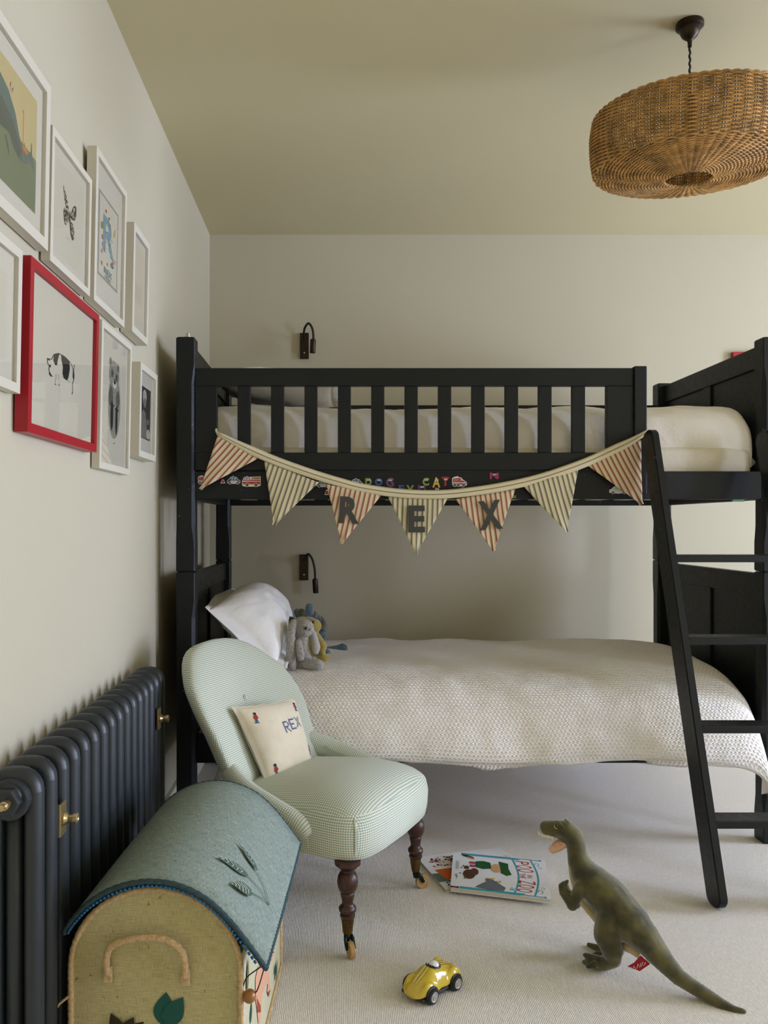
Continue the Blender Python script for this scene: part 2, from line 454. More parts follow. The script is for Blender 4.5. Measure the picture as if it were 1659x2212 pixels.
for n_, c_ in dict(ink_black=(40, 40, 34), ink_grey=(110, 108, 98), ink_mid=(150, 146, 132), ink_blue=(112, 150, 158), ink_red=(170, 56, 48), ink_orange=(196, 122, 60),
                   ink_yellow=(206, 176, 70), ink_green=(134, 140, 70), ink_sky=(198, 180, 126), ink_sea=(116, 124, 92), ink_whale=(92, 112, 102), ink_whale_dark=(86, 92, 80),
                   ink_pink=(196, 150, 140), ink_teal=(72, 150, 166), ink_brown=(84, 56, 34), ink_darkgreen=(34, 84, 42), ink_steel=(104, 110, 120), ink_rust=(200, 96, 40),
                   ink_navy=(40, 44, 66), ink_pale=(214, 206, 186), ink_pagewhite=(226, 226, 228), ink_violet=(110, 76, 110), ink_lime=(140, 160, 70), ink_magenta=(170, 60, 100),
                   ink_cyan=(150, 200, 214), ink_peach=(205, 158, 112), ink_cobalt=(70, 96, 150), ink_line=(126, 122, 110)).items():
    mat(n_, S(*c_), 0.75, spec=0.25)
mat('knit', S(226, 214, 188), 0.95, sheen=0.3, noise_amt=0.05, bump=0.5, bump_scale=330, bump_dist=0.002)
def raffia(name, a, b, vert=True):
    m = mat(name, a, 0.85, spec=0.2); g = NT(m); o, u, v, z = g.coord('UV')
    s1 = g.noise(g.mapping(o, (40, 700, 1)), 1.0, 3); s2 = g.noise(g.mapping(o, (900, 60, 1)), 1.0, 3); k = g.noise(o, 75, 2)
    f = g.math('MULTIPLY_ADD', s1, 0.5, g.math('MULTIPLY', s2, 0.5))
    c = g.mix(g.rng(f, 0.36, 0.64, 0, 1), b, a)
    g.l(g.mix(g.math('MULTIPLY', g.rng(k, 0.68, 0.74, 0, 1), 0.55), c, S(70, 62, 36)), g.p.inputs['Base Color']); g.bump(f, 0.5, 0.002)
raffia('raffia_natural', S(202, 192, 142), S(164, 153, 106))
raffia('raffia_side', S(206, 202, 170), S(184, 178, 142))
raffia('raffia_blue', S(166, 178, 166), S(102, 118, 110))
mat('rope', S(198, 168, 122), 0.85, noise_amt=0.2, noise_scale=160, bump=0.6, bump_scale=240, bump_dist=0.003)
mat('lid_binding', S(48, 70, 74), 0.8, noise_amt=0.25, noise_scale=120, bump=0.4, bump_scale=300)
mat('stitch_blue', S(36, 104, 150), 0.8)
mat('felt_teal', S(34, 84, 74), 0.95)
mat('felt_leafgrey', S(82, 106, 90), 0.95)
mat('felt_peach', S(214, 160, 128), 0.95)
mat('felt_brown', S(150, 70, 46), 0.95)
mat('felt_moss', S(110, 108, 66), 0.95)
mat('felt_dark', S(50, 44, 18), 0.95)
mat('thread_white', S(214, 210, 200), 0.9)
mat('bead_wood', S(150, 96, 40), 0.3, coat=0.5)
mat('mahogany', S(62, 36, 26), 0.32, spec=0.5, noise_amt=0.25, noise_scale=25)
mat('caster_brass', S(96, 74, 38), 0.4, metal=0.8, noise_amt=0.3, noise_scale=60)
mat('caster_dark', S(40, 46, 42), 0.4, metal=0.7)
mat('caster_wheel', S(178, 142, 92), 0.45)
mat('car_yellow', S(206, 178, 40), 0.18, spec=0.5, coat=0.8)
mat('car_black', S(26, 28, 30), 0.4)
mat('car_stripe', S(226, 206, 130), 0.3)
mat('car_white', S(228, 226, 228), 0.15, coat=0.6)
mat('car_silver', S(196, 192, 186), 0.25, metal=0.7)
mat('page_edge', S(206, 198, 180), 0.8)
mat('pine', S(206, 184, 146), 0.6, noise_amt=0.12, noise_scale=30)
mat('clip_green', S(120, 170, 140), 0.4)

# ------------------------------------------------------------------ room
def structure(name, g, m, **kw):
    o = g.build(name, m, **kw); tag(o, kind='structure'); return o
T_ = 0.15
structure('floor', M().box((XL - T_, YF - T_, -0.12), (XR + T_, YB + T_, 0.0)), 'carpet')
structure('ceiling', M().box((XL - T_, YF - T_, ZC), (XR + T_, YB + T_, ZC + 0.12)), 'ceiling_paint')
structure('wall_left', M().box((XL - T_, YF - T_, 0), (XL, YB + T_, ZC)), 'wall_paint')
structure('wall_back', M().box((XL, YB, 0), (XR, YB + T_, ZC)), 'wall_paint')
wr = M()
wr.box((XR, YF - T_, 0), (XR + T_, FILL_Y0, ZC)).box((XR, FILL_Y1, 0), (XR + T_, WIN_Y0, ZC)).box((XR, WIN_Y1, 0), (XR + T_, YB + T_, ZC))
wr.box((XR, WIN_Y0, 0), (XR + T_, WIN_Y1, WIN_Z0)).box((XR, WIN_Y0, WIN_Z1), (XR + T_, WIN_Y1, ZC))
wr.box((XR, FILL_Y0, 0), (XR + T_, FILL_Y1, FILL_Z0)).box((XR, FILL_Y0, FILL_Z1), (XR + T_, FILL_Y1, ZC))
structure('wall_right', wr, 'wall_paint', recalc=False)
wf = M().box((XL, YF - T_, 0), (XR, YF, ZC))
structure('wall_rear', wf, 'rear_paint', recalc=False)
def window(name, along, a0, a1, z0, z1, at):
    g = M()
    def bar(p0, p1, q0, q1):
        lo, hi = ((at, p0, q0), (at + 0.05, p1, q1)) if along == 'y' else ((p0, at, q0), (p1, at + 0.05, q1))
        g.box(lo, hi, 0.006)
    bar(a0, a0 + 0.05, z0, z1); bar(a1 - 0.05, a1, z0, z1); bar(a0, a1, z0, z0 + 0.05); bar(a0, a1, z1 - 0.05, z1)
    bar(a0, a1, (z0 + z1) / 2 - 0.022, (z0 + z1) / 2 + 0.022)
    structure(name, g, 'trim_paint', recalc=False)
window('window_1', 'y', WIN_Y0, WIN_Y1, WIN_Z0, WIN_Z1, XR + 0.02)
window('fill_window', 'y', FILL_Y0, FILL_Y1, FILL_Z0, FILL_Z1, XR + 0.02)  # frame of the unseen window added for fill light
structure('baseboard_left', M().box((XL, YF, 0), (XL + 0.016, YB, 0.11), 0.004), 'trim_paint')
structure('baseboard_back', M().box((XL + 0.016, YB - 0.016, 0), (XR, YB, 0.11), 0.004), 'trim_paint')

# ------------------------------------------------------------------ bunk bed
bed = thing('bunk_bed', 'black painted wooden bunk bed with slatted guard rail against the back wall', 'bunk bed', (0.5, 3.29, 0))
BP = 'bed_paint'
X0a, X0b, X1a, X1b = -0.559, -0.494, 1.480, 1.545        # posts in x
Y0a, Y0b, Y1a, Y1b = 2.800, 2.865, 3.720, 3.785          # posts in y
def post(xa, xb, ya, yb, z0, z1):
    rings = []
    L = z1 - z0
    for z, c in ((0, .006), (.004, .003), (.10, .003), (.16, .011), (L - .16, .011), (L - .10, .003), (L - .004, .003), (L, .006)):
        e = 0.003 if z in (0, L) else 0
        a, b, p, q = xa + e, xb - e, ya + e, yb - e; Z = z0 + z
        rings.append([(a + c, p, Z), (b - c, p, Z), (b, p + c, Z), (b, q - c, Z), (b - c, q, Z), (a + c, q, Z), (a, q - c, Z), (a, p + c, Z)])
    return M().loft(rings)
for xa, xb in ((X0a, X0b), (X1a, X1b)):
    for ya, yb in ((Y0a, Y0b), (Y1a, Y1b)):
        post(xa, xb, ya, yb, 0.946, 1.762).build('upper_post', BP, bed)
        post(xa, xb, ya, yb, 0.0, 0.9445).build('lower_post', BP, bed)
        M().lathe([(.012, .938), (.012, .948)], ((xa + xb) / 2, (ya + yb) / 2, 0), 12).build('joining_dowel', 'steel', bed)
M().lathe([(.013, 0), (.013, .006), (.007, .007), (.007, .018), (.004, .020)], ((X0a + X0b) / 2 + .004, Y0a + .03, 1.762), 12).build('top_bolt', 'steel', bed, smooth=False)
def end_board(name, xc, z0, z1, toprail):
    top = M().box((xc - .015, Y0b, z1 - toprail), (xc + .015, Y1a, z1), .004).build(name, BP, bed)
    M().box((xc - .006, Y0b, z0 + .02), (xc + .006, Y1a, z1 - toprail + .01)).build('panel', BP, top)
    ym = (Y0b + Y1a) / 2
    M().box((xc - .0145, ym - .032, z0 + .085), (xc + .0145, ym + .032, z1 - toprail), .003).build('stile', BP, top)
    M().box((xc - .015, Y0b, z0), (xc + .015, Y1a, z0 + .085), .004).build('bottom_rail', BP, top)
end_board('headboard', -0.5265, 1.198, 1.750, .080)
end_board('footboard', 1.5225, 1.198, 1.750, .080)
end_board('headboard', -0.5265, 0.26, 0.935, .080)
end_board('footboard', 1.5225, 0.26, 0.935, .080)
RY0, RY1 = 2.806, 2.832
rail = M().box((X0b, RY0 + .004, 1.198), (X1a, RY1 + .004, 1.2955), .003).build('side_rail', BP, bed)
M().box((X0b, 3.745, 1.198), (X1a, 3.771, 1.2955), .003).build('side_rail', BP, bed)
M().box((X0b, Y0b - .025, 0.27), (X1a, Y0b, 0.37), .003).build('side_rail', BP, bed)
M().box((X0b, 3.745, 0.27), (X1a, 3.771, 0.37), .003).build('side_rail', BP, bed)
M().box((X0b, 3.745, 1.610), (X1a, 3.768, 1.664), .003).build('back_guard_rail', BP, bed)
gx = lambda px: (px - CX) * RY0 / F
gr = M().box((X0b, RY0, 1.592), (gx(1369), RY1, 1.6546), .003).build('guard_rail', BP, bed)
M().box((X0b, RY0, 1.2985), (gx(1369), RY1, 1.3606), .003).build('guard_bottom_rail', BP, bed)
M().box((X0b, RY0 + .001, 1.3606), (gx(468.6), RY1 - .001, 1.592), .002).build('guard_end_panel', BP, bed)
M().box((gx(1311), RY0 + .001, 1.3606), (gx(1369), RY1 - .001, 1.592), .002).build('guard_end_panel', BP, bed)
M().box((gx(1369), RY0 - .008, 1.215), (gx(1396), RY1 + .002, 1.660), .003).build('guard_end_post', BP, bed)
bal = M().box((gx(512.6), RY0 + .003, 1.3606), (gx(541), RY1 - .003, 1.592), .002).build('baluster', BP, bed)
for i in range(1, 11): copy_at(bal, (72.4 * RY0 / F * i, 0, 0))
slat = M().box((-.44, 2.84, 1.222), (-.37, 3.745, 1.240), .002).build('bed_slat', 'pine', bed)
for i in range(1, 15): copy_at(slat, (.1325 * i, 0, 0))
slat2 = M().box((-.44, Y0b, .315), (-.37, 3.745, .333), .002).build('bed_slat', 'pine', bed)
for i in range(1, 15): copy_at(slat2, (.1325 * i, 0, 0))
M().box((1.385, 2.822, 1.190), (1.425, 2.832, 1.199)).build('clip', 'clip_green', rail)

# ladder
lad = thing('bunk_ladder', 'black wooden ladder leaning on the right of the bunk bed', 'ladder', (1.28, 2.33, 0))
def lad_y(z): return 2.29 + 0.289 * z             # front edge of the stiles
def stile(xb, xt):
    """flat board with rounded ends, leaning back; xb/xt = left face at foot and top"""
    zt = 1.425; d = Vector((xt - xb, lad_y(zt) - lad_y(0), zt)).normalized(); w = Vector((0, d.z, -d.y)).normalized()
    p0 = Vector((xb, lad_y(0), 0)); out = []; W = .088; L = zt / d.z
    for k in range(13):
        a = PI + PI * k / 12; out.append((W / 2 + math.cos(a) * W / 2, .030 + math.sin(a) * .030))
    for k in range(13):
        a = PI * k / 12; out.append((W / 2 + math.cos(a) * W / 2, L - .030 + math.sin(a) * .030))
    pts = [p0 + w * a + d * b for a, b in out]
    dz = min(p.z for p in pts); pts = [p - Vector((0, 0, dz)) for p in pts]
    g = M().prism(pts, (.025, 0, 0)); bm = bmesh.new(); vs = [bm.verts.new(v) for v in g.v]
    for f in g.f: bm.faces.new([vs[i] for i in f])
    ed = [e for e in bm.edges if len(e.link_faces) == 2 and any(len(f.verts) > 8 for f in e.link_faces)]
    bmesh.ops.bevel(bm, geom=ed, offset=.003, segments=2, affect='EDGES')
    M().bmadd(bm).build('stile', BP, lad)
stile(1.090, 1.050); stile(1.455, 1.440)
for z in (.231, .4906, .7477, 1.000):
    t = z / 1.425; M().box((lerp(1.113, 1.073, t), lad_y(z), z - .011), (lerp(1.457, 1.442, t), lad_y(z) + .076, z + .012), .003).build('rung', BP, lad)

# ------------------------------------------------------------------ bedding
def pillow(A, B_, C, D, thick, name, material, flange=0.0, n=40, wr=0.010, seed=0.0, parent=None, pin=0.06, label=None, cat='pillow', up=None, uneven=0.5, wscale=1.0, folds=0.0):
    """A,B,C,D corners (A top near, B top far, C bottom far, D bottom near); returns surface function"""
    A, B_, C, D = (Vector(q) for q in (A, B_, C, D))
    nrm = (B_ - A).cross(D - A).normalized()
    if up is not None and nrm.dot(Vector(up)) < 0: nrm = -nrm
    def bil(u, v): return A.lerp(B_, u).lerp(D.lerp(C, u), v)
    def prof(t): t = min(max(t, 0), 1); return (1 - abs(2 * t - 1) ** 2.6)
    ctr = bil(.5, .5)
    def surf(u, v, side):
        p = bil(u, v)
        # pull edges in between the corners
        eu, ev = prof(u), prof(v)
        p = p + (ctr - p) * (pin * (eu * (1 - ev) + ev * (1 - eu)))
        h = max(eu, 0) ** .55 * max(ev, 0) ** .55
        th = thick * h * (uneven if side > 0 else 1 - uneven)
        q = p * (7.0 * wscale) + Vector((seed, seed * 1.7, 0))
        wn = noise.noise(q) * .6 + noise.noise(q * 2.3) * .35 + abs(noise.noise(q * Vector((1, 1, 1)) * 4.1)) * .25
        edge = (1 - h)
        fold = math.sin((u * 9 + 2.5 * noise.noise(q * .6)) * 2.2 + seed) * (0.25 + .75 * v) * h
        wn += folds * fold + folds * .7 * abs(noise.noise(Vector((u * 7 + seed, v * 2.2, seed))))
        return p + nrm * (side * th + side * wr * wn * (0.35 + 0.65 * h) + .4 * wr * noise.noise(q * 1.5) * edge)
    g = M()
    for side in (1, -1):
        vs, fs, uv = [], [], []
        for j in range(n + 1):
            for i in range(n + 1):
                u, v = i / n, j / n
                p = surf(u, v, side)
                if i in (0, n) or j in (0, n): p = (surf(u, v, 1) + surf(u, v, -1)) / 2
                vs.append(p)
        du, dv = (B_ - A).length / n, (D - A).length / n
        for j in range(n):
            for i in range(n):
                a = j * (n + 1) + i; fs.append((a, a + 1, a + n + 2, a + n + 1))
                uv.append([(i * du, j * dv), ((i + 1) * du, j * dv), ((i + 1) * du, (j + 1) * dv), (i * du, (j + 1) * dv)])
        g.add(vs, fs, 0, uv)
    base = Vector((ctr.x, ctr.y, min(q.z for q in g.v)))
    if parent is None:
        o = g.build(name, material, None, loc=base, smooth=True); tag(o, label, cat)
    else: o = g.build(name, material, parent, smooth=True)
    o.modifiers.new('w', 'WELD').merge_threshold = 0.0004
    if flange:
        f = M(); vs, fs = [], []; K = 4 * n
        per = [(i / n, 0) for i in range(n)] + [(1, i / n) for i in range(n)] + [(1 - i / n, 1) for i in range(n)] + [(0, 1 - i / n) for i in range(n)]
        for (u, v) in per:
            inn = surf(u, v, 1).lerp(surf(u, v, -1), .5); d = (inn - ctr); d = (d - nrm * d.dot(nrm)); d.normalize()
            q = inn * 14 + Vector((seed, 0, 0)); o1 = inn + d * flange * (0.95 + .12 * noise.noise(q * .5)) + nrm * .010 * noise.noise(q * .6)
            vs += [inn + nrm * .0015, o1 + nrm * .0015, o1 - nrm * .0015, inn - nrm * .0015]
        for k in range(K):
            a, b = 4 * k, 4 * ((k + 1) % K)
            fs += [(a, a + 1, b + 1, b), (a + 1, a + 2, b + 2, b + 1), (a + 2, a + 3, b + 3, b + 2)]
        f.add(vs, fs); f.build('flange', material, o, smooth=True)
    return o, surf

# lower mattress and textured duvet
mt = M().box((X0b + .012, Y0b + .004, .333), (X1a - .012, 3.742, .500), .03, seg=3).build('lower_mattress', 'mattress', None, loc=(.49, 3.3, .333), smooth=True)
tag(mt, 'pale mattress under the textured duvet on the lower bunk', 'mattress')
def duvet(name, xs, prof, material, label, amp, seed, endR, lift_fn=None, nx=120, thick=.03, drop=.10):
    """xs=(x0,x1); prof = list of (Y, z) from back to front hem"""
    pr = spline([(0, y, z) for y, z in prof], 7)
    L = [0.0]
    for a, b in zip(pr, pr[1:]): L.append(L[-1] + (b - a).length)
    vs, fs, uv = [], [], []; m = len(pr); x0, x1 = xs
    for i in range(nx + 1):
        x = lerp(x0, x1, i / nx)
        for j, p in enumerate(pr):
            t0 = pr[max(j - 1, 0)]; t1 = pr[min(j + 1, m - 1)]; tg = (t1 - t0).normalized(); nr = Vector((0, tg.z, -tg.y))
            if nr.z < 0 and abs(tg.z) < .7: nr = -nr
            if abs(tg.z) >= .7: nr = Vector((0, -1, 0)) * (1 if True else 1)
            q = Vector((x * 3.1 + seed, p.y * 3.0, p.z * 3.0))
            d = amp * (noise.noise(q) * 1.0 + .45 * noise.noise(q * 2.7) + .2 * noise.noise(q * 6.1))
            # fall-off at the two ends of the duvet
            e = min((x - x0), (x1 - x)) / endR
            fall = 1 - math.sqrt(max(0, 1 - (1 - min(e, 1)) ** 2)) if e < 1 else 0
            w = Vector((x, p.y, p.z)) + nr * d
            w.z -= fall * drop * (1 if p.z > .2 else 0)
            if lift_fn: w = lift_fn(w, x, j / (m - 1))
            vs.append(w)
    for i in range(nx):
        for j in range(m - 1):
            a = i * m + j; fs.append((a, a + 1, a + m + 1, a + m))
            X_a, X_b = i * (x1 - x0) / nx, (i + 1) * (x1 - x0) / nx
            uv.append([(X_a, L[j]), (X_a, L[j + 1]), (X_b, L[j + 1]), (X_b, L[j])])
    g = M().add(vs, fs, 0, uv)
    zmin = min(v.z for v in g.v)
    o = g.build(name, material, None, loc=((x0 + x1) / 2, 3.2, zmin), smooth=True)
    so = o.modifiers.new('s', 'SOLIDIFY'); so.thickness = thick; so.offset = -1
    tag(o, label, 'duvet'); return o
def lowlift(w, x, t):
    # hem sags and billows a little, front bulge slims at the far right
    k = max(0, t - .55) / .45
    w.y += -.012 * k * math.sin(x * 5 + 1) + .05 * k * max(0, (-.1 - x)) ** 1.0
    w.z += .012 * k * math.sin(x * 7.3 + .5)
    return w
duvet('lower_duvet', (-.40, 1.462), [(3.735, .50), (3.725, .565), (3.60, .592), (3.35, .600), (3.10, .592), (2.95, .568), (2.84, .525), (2.765, .460), (2.722, .385), (2.712, .325), (2.735, .298)],
      'seersucker', 'white puckered cotton duvet covering the lower bunk', .014, 2.0, .10, lowlift)
# lower pillows
pillow((-.462, 2.91, .800), (-.455, 3.56, .815), (-.235, 3.55, .610), (-.225, 2.875, .592), .205, 'propped_pillow', 'linen', flange=.040, wr=.018, seed=3.0, up=(1, 0, .6), uneven=.80, pin=.03, folds=.55, n=64,
       label='white cotton pillow with flat border propped against the lower headboard')
pillow((-.44, 2.872, .618), (-.44, 3.55, .622), (-.19, 3.53, .618), (-.185, 2.862, .606), .05, 'flat_pillow', 'linen', flange=.03, wr=.008, seed=9.0, up=(0, 0, 1), uneven=.6,
       label='white pillow lying flat beneath the propped pillow on the lower bunk')
# upper mattress, duvet, pillow
mt = M().box((X0b + .012, Y0b - .022, 1.241), (X1a - .012, 3.735, 1.385), .03, seg=3).build('upper_mattress', 'mattress', None, loc=(.49, 3.3, 1.241), smooth=True)
tag(mt, 'cream mattress on the upper bunk under white bedding', 'mattress')
duvet('upper_duvet', (-.475, 1.466), [(3.70, 1.40), (3.70, 1.47), (3.60, 1.540), (3.40, 1.565), (3.20, 1.565), (3.02, 1.542), (2.93, 1.524), (2.884, 1.492), (2.866, 1.44), (2.864, 1.385), (2.870, 1.345), (2.895, 1.328)],
      'linen_upper', 'plain white duvet puffed up on the upper bunk', .020, 11.0, .045, None, drop=.03)
pillow((-.46, 2.98, 1.665), (-.46, 3.62, 1.68), (.00, 3.60, 1.635), (-.01, 3.00, 1.63), .12, 'upper_pillow', 'linen_upper', flange=.03, wr=.012, seed=5.0, folds=.4, up=(0, 0, 1), uneven=.6,
       label='white pillow at the left end of the upper bunk')

# ------------------------------------------------------------------ bunting
YBN = 2.786
bun = thing('bunting', 'striped cloth bunting spelling REX strung along the upper bunk rail', 'bunting', (.3, YBN, 1.1))
tape_px = [(470, 936), (520, 962), (577, 988), (632, 1009), (685, 1027), (735, 1042), (782, 1054), (850, 1064), (910, 1068), (969, 1067), (1040, 1059), (1113, 1046), (1170, 1032), (1225, 1014), (1270, 997), (1312, 978), (1358, 956), (1400, 932)]
tp = spline([P(x, y, YBN) for x, y in tape_px], 4)
vs, fs, uv = [], [], []; acc = 0.0; hw = .0155
for i, p in enumerate(tp):
    t = (tp[min(i + 1, len(tp) - 1)] - tp[max(i - 1, 0)]).normalized(); n = Vector((-t.z, 0, t.x))
    end = min(i, len(tp) - 1 - i); w = hw * (0.45 + 0.55 * min(1, end / 6))
    for k in range(7):
        q = (k / 6) * 2 - 1
        vs.append(p + n * (w * q) + Vector((0, -.004 * (1 - q * q) + .002 * noise.noise(p * 20), 0)))
for i in range(len(tp) - 1):
    d = (tp[i + 1] - tp[i]).length
    for k in range(6):
        a = i * 7 + k; fs.append((a, a + 1, a + 8, a + 7))
        uv.append([(acc, k / 6), (acc, (k + 1) / 6), (acc + d, (k + 1) / 6), (acc + d, k / 6)])
    acc += d
to = M().add(vs, fs, 0, uv).build('tape', 'tape_cloth', bun, smooth=True); so = to.modifiers.new('s', 'SOLIDIFY'); so.thickness = .003
M().tube(spline([P(1398, 934, YBN), P(1408, 934, 2.765), P(1412, 940, 2.75)], 4), .004, 6).build('tie_end', 'tape_cloth', bun, smooth=True)
M().tube(spline([P(471, 938, YBN), P(467, 930, 2.80), P(468, 922, 2.835)], 4), .004, 6).build('tie_end', 'tape_cloth', bun, smooth=True)
flags = [((470, 942), (557, 991), (433, 1057), 'r', None), ((571, 997), (689, 1042), (592, 1135), 'g', None), ((705, 1046), (823, 1071), (738, 1175), 'r', 'R'),
         ((838, 1073), (967, 1077), (898, 1197), 'g', 'E'), ((984, 1078), (1113, 1057), (1065, 1190), 'r', 'X'), ((1130, 1050), (1249, 1013), (1223, 1150), 'g', None),
         ((1266, 1003), (1385, 950), (1385, 1090), 'r', None)]
for fi, (a, b, c, colr, letter) in enumerate(flags):
    A, B_, C = P(*a, YBN + .004), P(*b, YBN + .004), P(*c, YBN - .006)
    ax = (C - (A + B_) / 2); topd = (B_ - A); Wt = topd.length
    axn = ax.normalized(); cr = Vector((-axn.z, 0, axn.x)); cr = cr if cr.dot(topd) > 0 else -cr
    N = 16; vs, fs, uv = [], [], []
    def fpt(s, t, lift=0.0, A=A, B_=B_, C=C, fi=fi):
        """s across 0..1, t down 0..1"""
        tt = min(t, 1); l = A.lerp(C, tt); r = B_.lerp(C, tt)
        wmin = .012; k = max((r - l).length, 1e-6)
        mid = (l + r) / 2; half = (r - l) / 2
        if k < wmin: half = topd.normalized() * (wmin / 2)
        p = mid + half * (2 * s - 1)
        wav = .006 * math.sin(s * 5 + fi * 2.1) * t + .004 * math.sin(t * 6 + fi)
        if fi in (0, 6, 5): wav += -.008 * math.sin(PI * s) * (1 - abs(t - .5))
        return p + Vector((0, -abs(wav) * .8 - .003 * t - lift, 0))
    for j in range(N + 1):
        for i in range(N + 1):
            vs.append(fpt(i / N, j / N))
    for j in range(N):
        for i in range(N):
            q = (j * (N + 1) + i, j * (N + 1) + i + 1, (j + 1) * (N + 1) + i + 1, (j + 1) * (N + 1) + i); fs.append(q)
            uv.append([((vs[z] - A).dot(cr) + .004, (vs[z] - A).dot(axn)) for z in q])
    fo = M().add(vs, fs, 0, uv).build('flag', 'ticking_red' if colr == 'r' else 'ticking_grey', bun, smooth=True)
    so = fo.modifiers.new('s', 'SOLIDIFY'); so.thickness = .002
    if letter:
        box = {'R': (733, 1073, 44, 58, .06), 'E': (882, 1092, 36, 58, 0.0), 'X': (1034, 1081, 50, 63, -.09)}[letter]
        x0, y0, w, h, rot = box; vs2, fs2, _ = text2d(letter, 0.035)
        cx, cy = x0 + w / 2, y0 + h / 2; out = []
        for u, v in vs2:
            dx, dy = (u - .5) * w, (.5 - v) * h
            rx, ry = dx * math.cos(rot) - dy * math.sin(rot), dx * math.sin(rot) + dy * math.cos(rot)
            out.append(P(cx + rx, cy + ry, YBN - .0145))
        n = len(out); g = M().add(out, fs2)
        lo = g.build('letter', 'letter_cloth', fo, recalc=False); so = lo.modifiers.new('s', 'SOLIDIFY'); so.thickness = .0022; so.offset = 0
        lo['label'] = 'dark grey cloth letter ' + letter

# ------------------------------------------------------------------ stickers on the bed rail (sub-parts of the rail)
SY = RY0 + .004
def srf(a, b, lift): return P(a, b, SY) + Vector((0, -.0006 - lift, 0))
def van(x, y, w, h, body, kind, flip=False):
    g = Art(srf, .00006)
    def q(a, b): return (x + ((1 - a) if flip else a) * w, y + b * h)
    def sh(pts, m): g.shape([q(a, b) for a, b in pts], m)
    def circ(a, b, r, m): g.shape([(q(a, b)[0] + r * math.cos(2 * PI * k / 12), q(a, b)[1] + r * math.sin(2 * PI * k / 12)) for k in range(12)], m)
    if kind == 'engine':
        sh([(0, .95), (0, .5), (.1, .12), (.2, .1), (.26, 0), (.32, .1), (.45, .1), (1.0, .05), (1, .95), (.85, 1.05), (.15, 1.05)], 'ink_pagewhite')
        sh([(.03, .9), (.03, .52), (.12, .16), (.44, .16), (.44, .38), (.97, .38), (.97, .9)], body)
        sh([(.10, .42), (.15, .22), (.24, .22), (.24, .42)], 'ink_cyan'); sh([(.27, .22), (.40, .22), (.40, .42), (.27, .42)], 'ink_cyan')
        sh([(.04, .50), (.97, .50), (.97, .57), (.04, .57)], 'ink_pagewhite'); sh([(.04, .78), (.97, .78), (.97, .88), (.04, .88)], 'ink_yellow')
        sh([(.5, .14), (.97, .10), (.97, .34), (.5, .34)], 'ink_peach'); sh([(.23, .04), (.29, .04), (.29, .16), (.23, .16)], 'ink_yellow')
        for k in range(5): sh([(.54 + k * .09, .16), (.58 + k * .09, .16), (.58 + k * .09, .30), (.54 + k * .09, .30)], 'ink_brown')
        ws = (.27, .75)
    elif kind == 'van':
        sh([(0, .9), (-.02, .2), (.15, .05), (.38, -.02), (.48, .1), (.62, .12), (.75, .35), (1, .6), (1.02, .92), (.5, 1.05)], 'ink_pagewhite')
        sh([(.03, .85), (.03, .22), (.40, .16), (.60, .2), (.72, .42), (.97, .62), (.97, .85)], body)
        sh([(.56, .45), (.56, .27), (.62, .27), (.70, .45)], 'ink_cyan'); sh([(.03, .60), (.97, .62), (.97, .68), (.03, .66)], 'ink_pagewhite')
        for k in range(3): sh([(.08, .26 + k * .1), (.45, .24 + k * .1), (.45, .28 + k * .1), (.08, .30 + k * .1)], 'ink_peach')
        ws = (.18, .42, .78)
    else:
        sh([(0, .9), (0, .55), (.12, .45), (.25, .15), (.4, .1), (.46, -.05), (.52, .1), (.7, .14), (.85, .45), (1, .6), (1, .9), (.5, 1.02)], 'ink_pagewhite')
        sh([(.03, .84), (.03, .58), (.14, .50), (.30, .20), (.68, .20), (.82, .50), (.97, .64), (.97, .84)], body)
        sh([(.24, .58), (.78, .58), (.78, .80), (.24, .80)], 'ink_pale')
        sh([(.26, .48), (.34, .26), (.46, .26), (.46, .48)], 'ink_cyan'); sh([(.50, .48), (.50, .26), (.64, .26), (.73, .48)], 'ink_cyan')
        sh([(.42, .1), (.54, .1), (.54, .2), (.42, .2)], 'ink_red'); ws = (.2, .8)
    for a in ws: circ(a, .88, h * .20, 'ink_pagewhite'); circ(a, .88, h * .155, 'ink_black'); circ(a, .88, h * .07, 'ink_mid')
    o = g.done('sticker', rail); return o
van(523, 1028, 40, 22, 'ink_red', 'engine')['label'] = 'red fire engine sticker with ladder'
van(491, 1028, 28, 17, 'ink_navy', 'car')['label'] = 'black and white police car sticker'
van(428, 1027, 24, 18, 'ink_red', 'van')
van(755, 1033, 30, 19, 'ink_navy', 'car')
van(684, 1036, 28, 16, 'ink_steel', 'car')
van(977, 1029, 31, 21, 'ink_red', 'van')['label'] = 'red emergency van sticker'
van(1316, 1048, 40, 18, 'ink_pale', 'car')['label'] = 'pale ambulance sticker half behind the last flag'
for (x, y, w, h) in ((476, 1036, 11, 8), (701, 1058, 10, 11)):
    g = Art(srf); g.shape([(x, y + h), (x + w * .35, y), (x + w * .65, y), (x + w, y + h)], 'ink_pagewhite'); g.shape([(x + w * .12, y + h * .85), (x + w * .38, y + h * .15), (x + w * .62, y + h * .15), (x + w * .88, y + h * .85)], 'ink_red')
    g.done('sticker', rail)
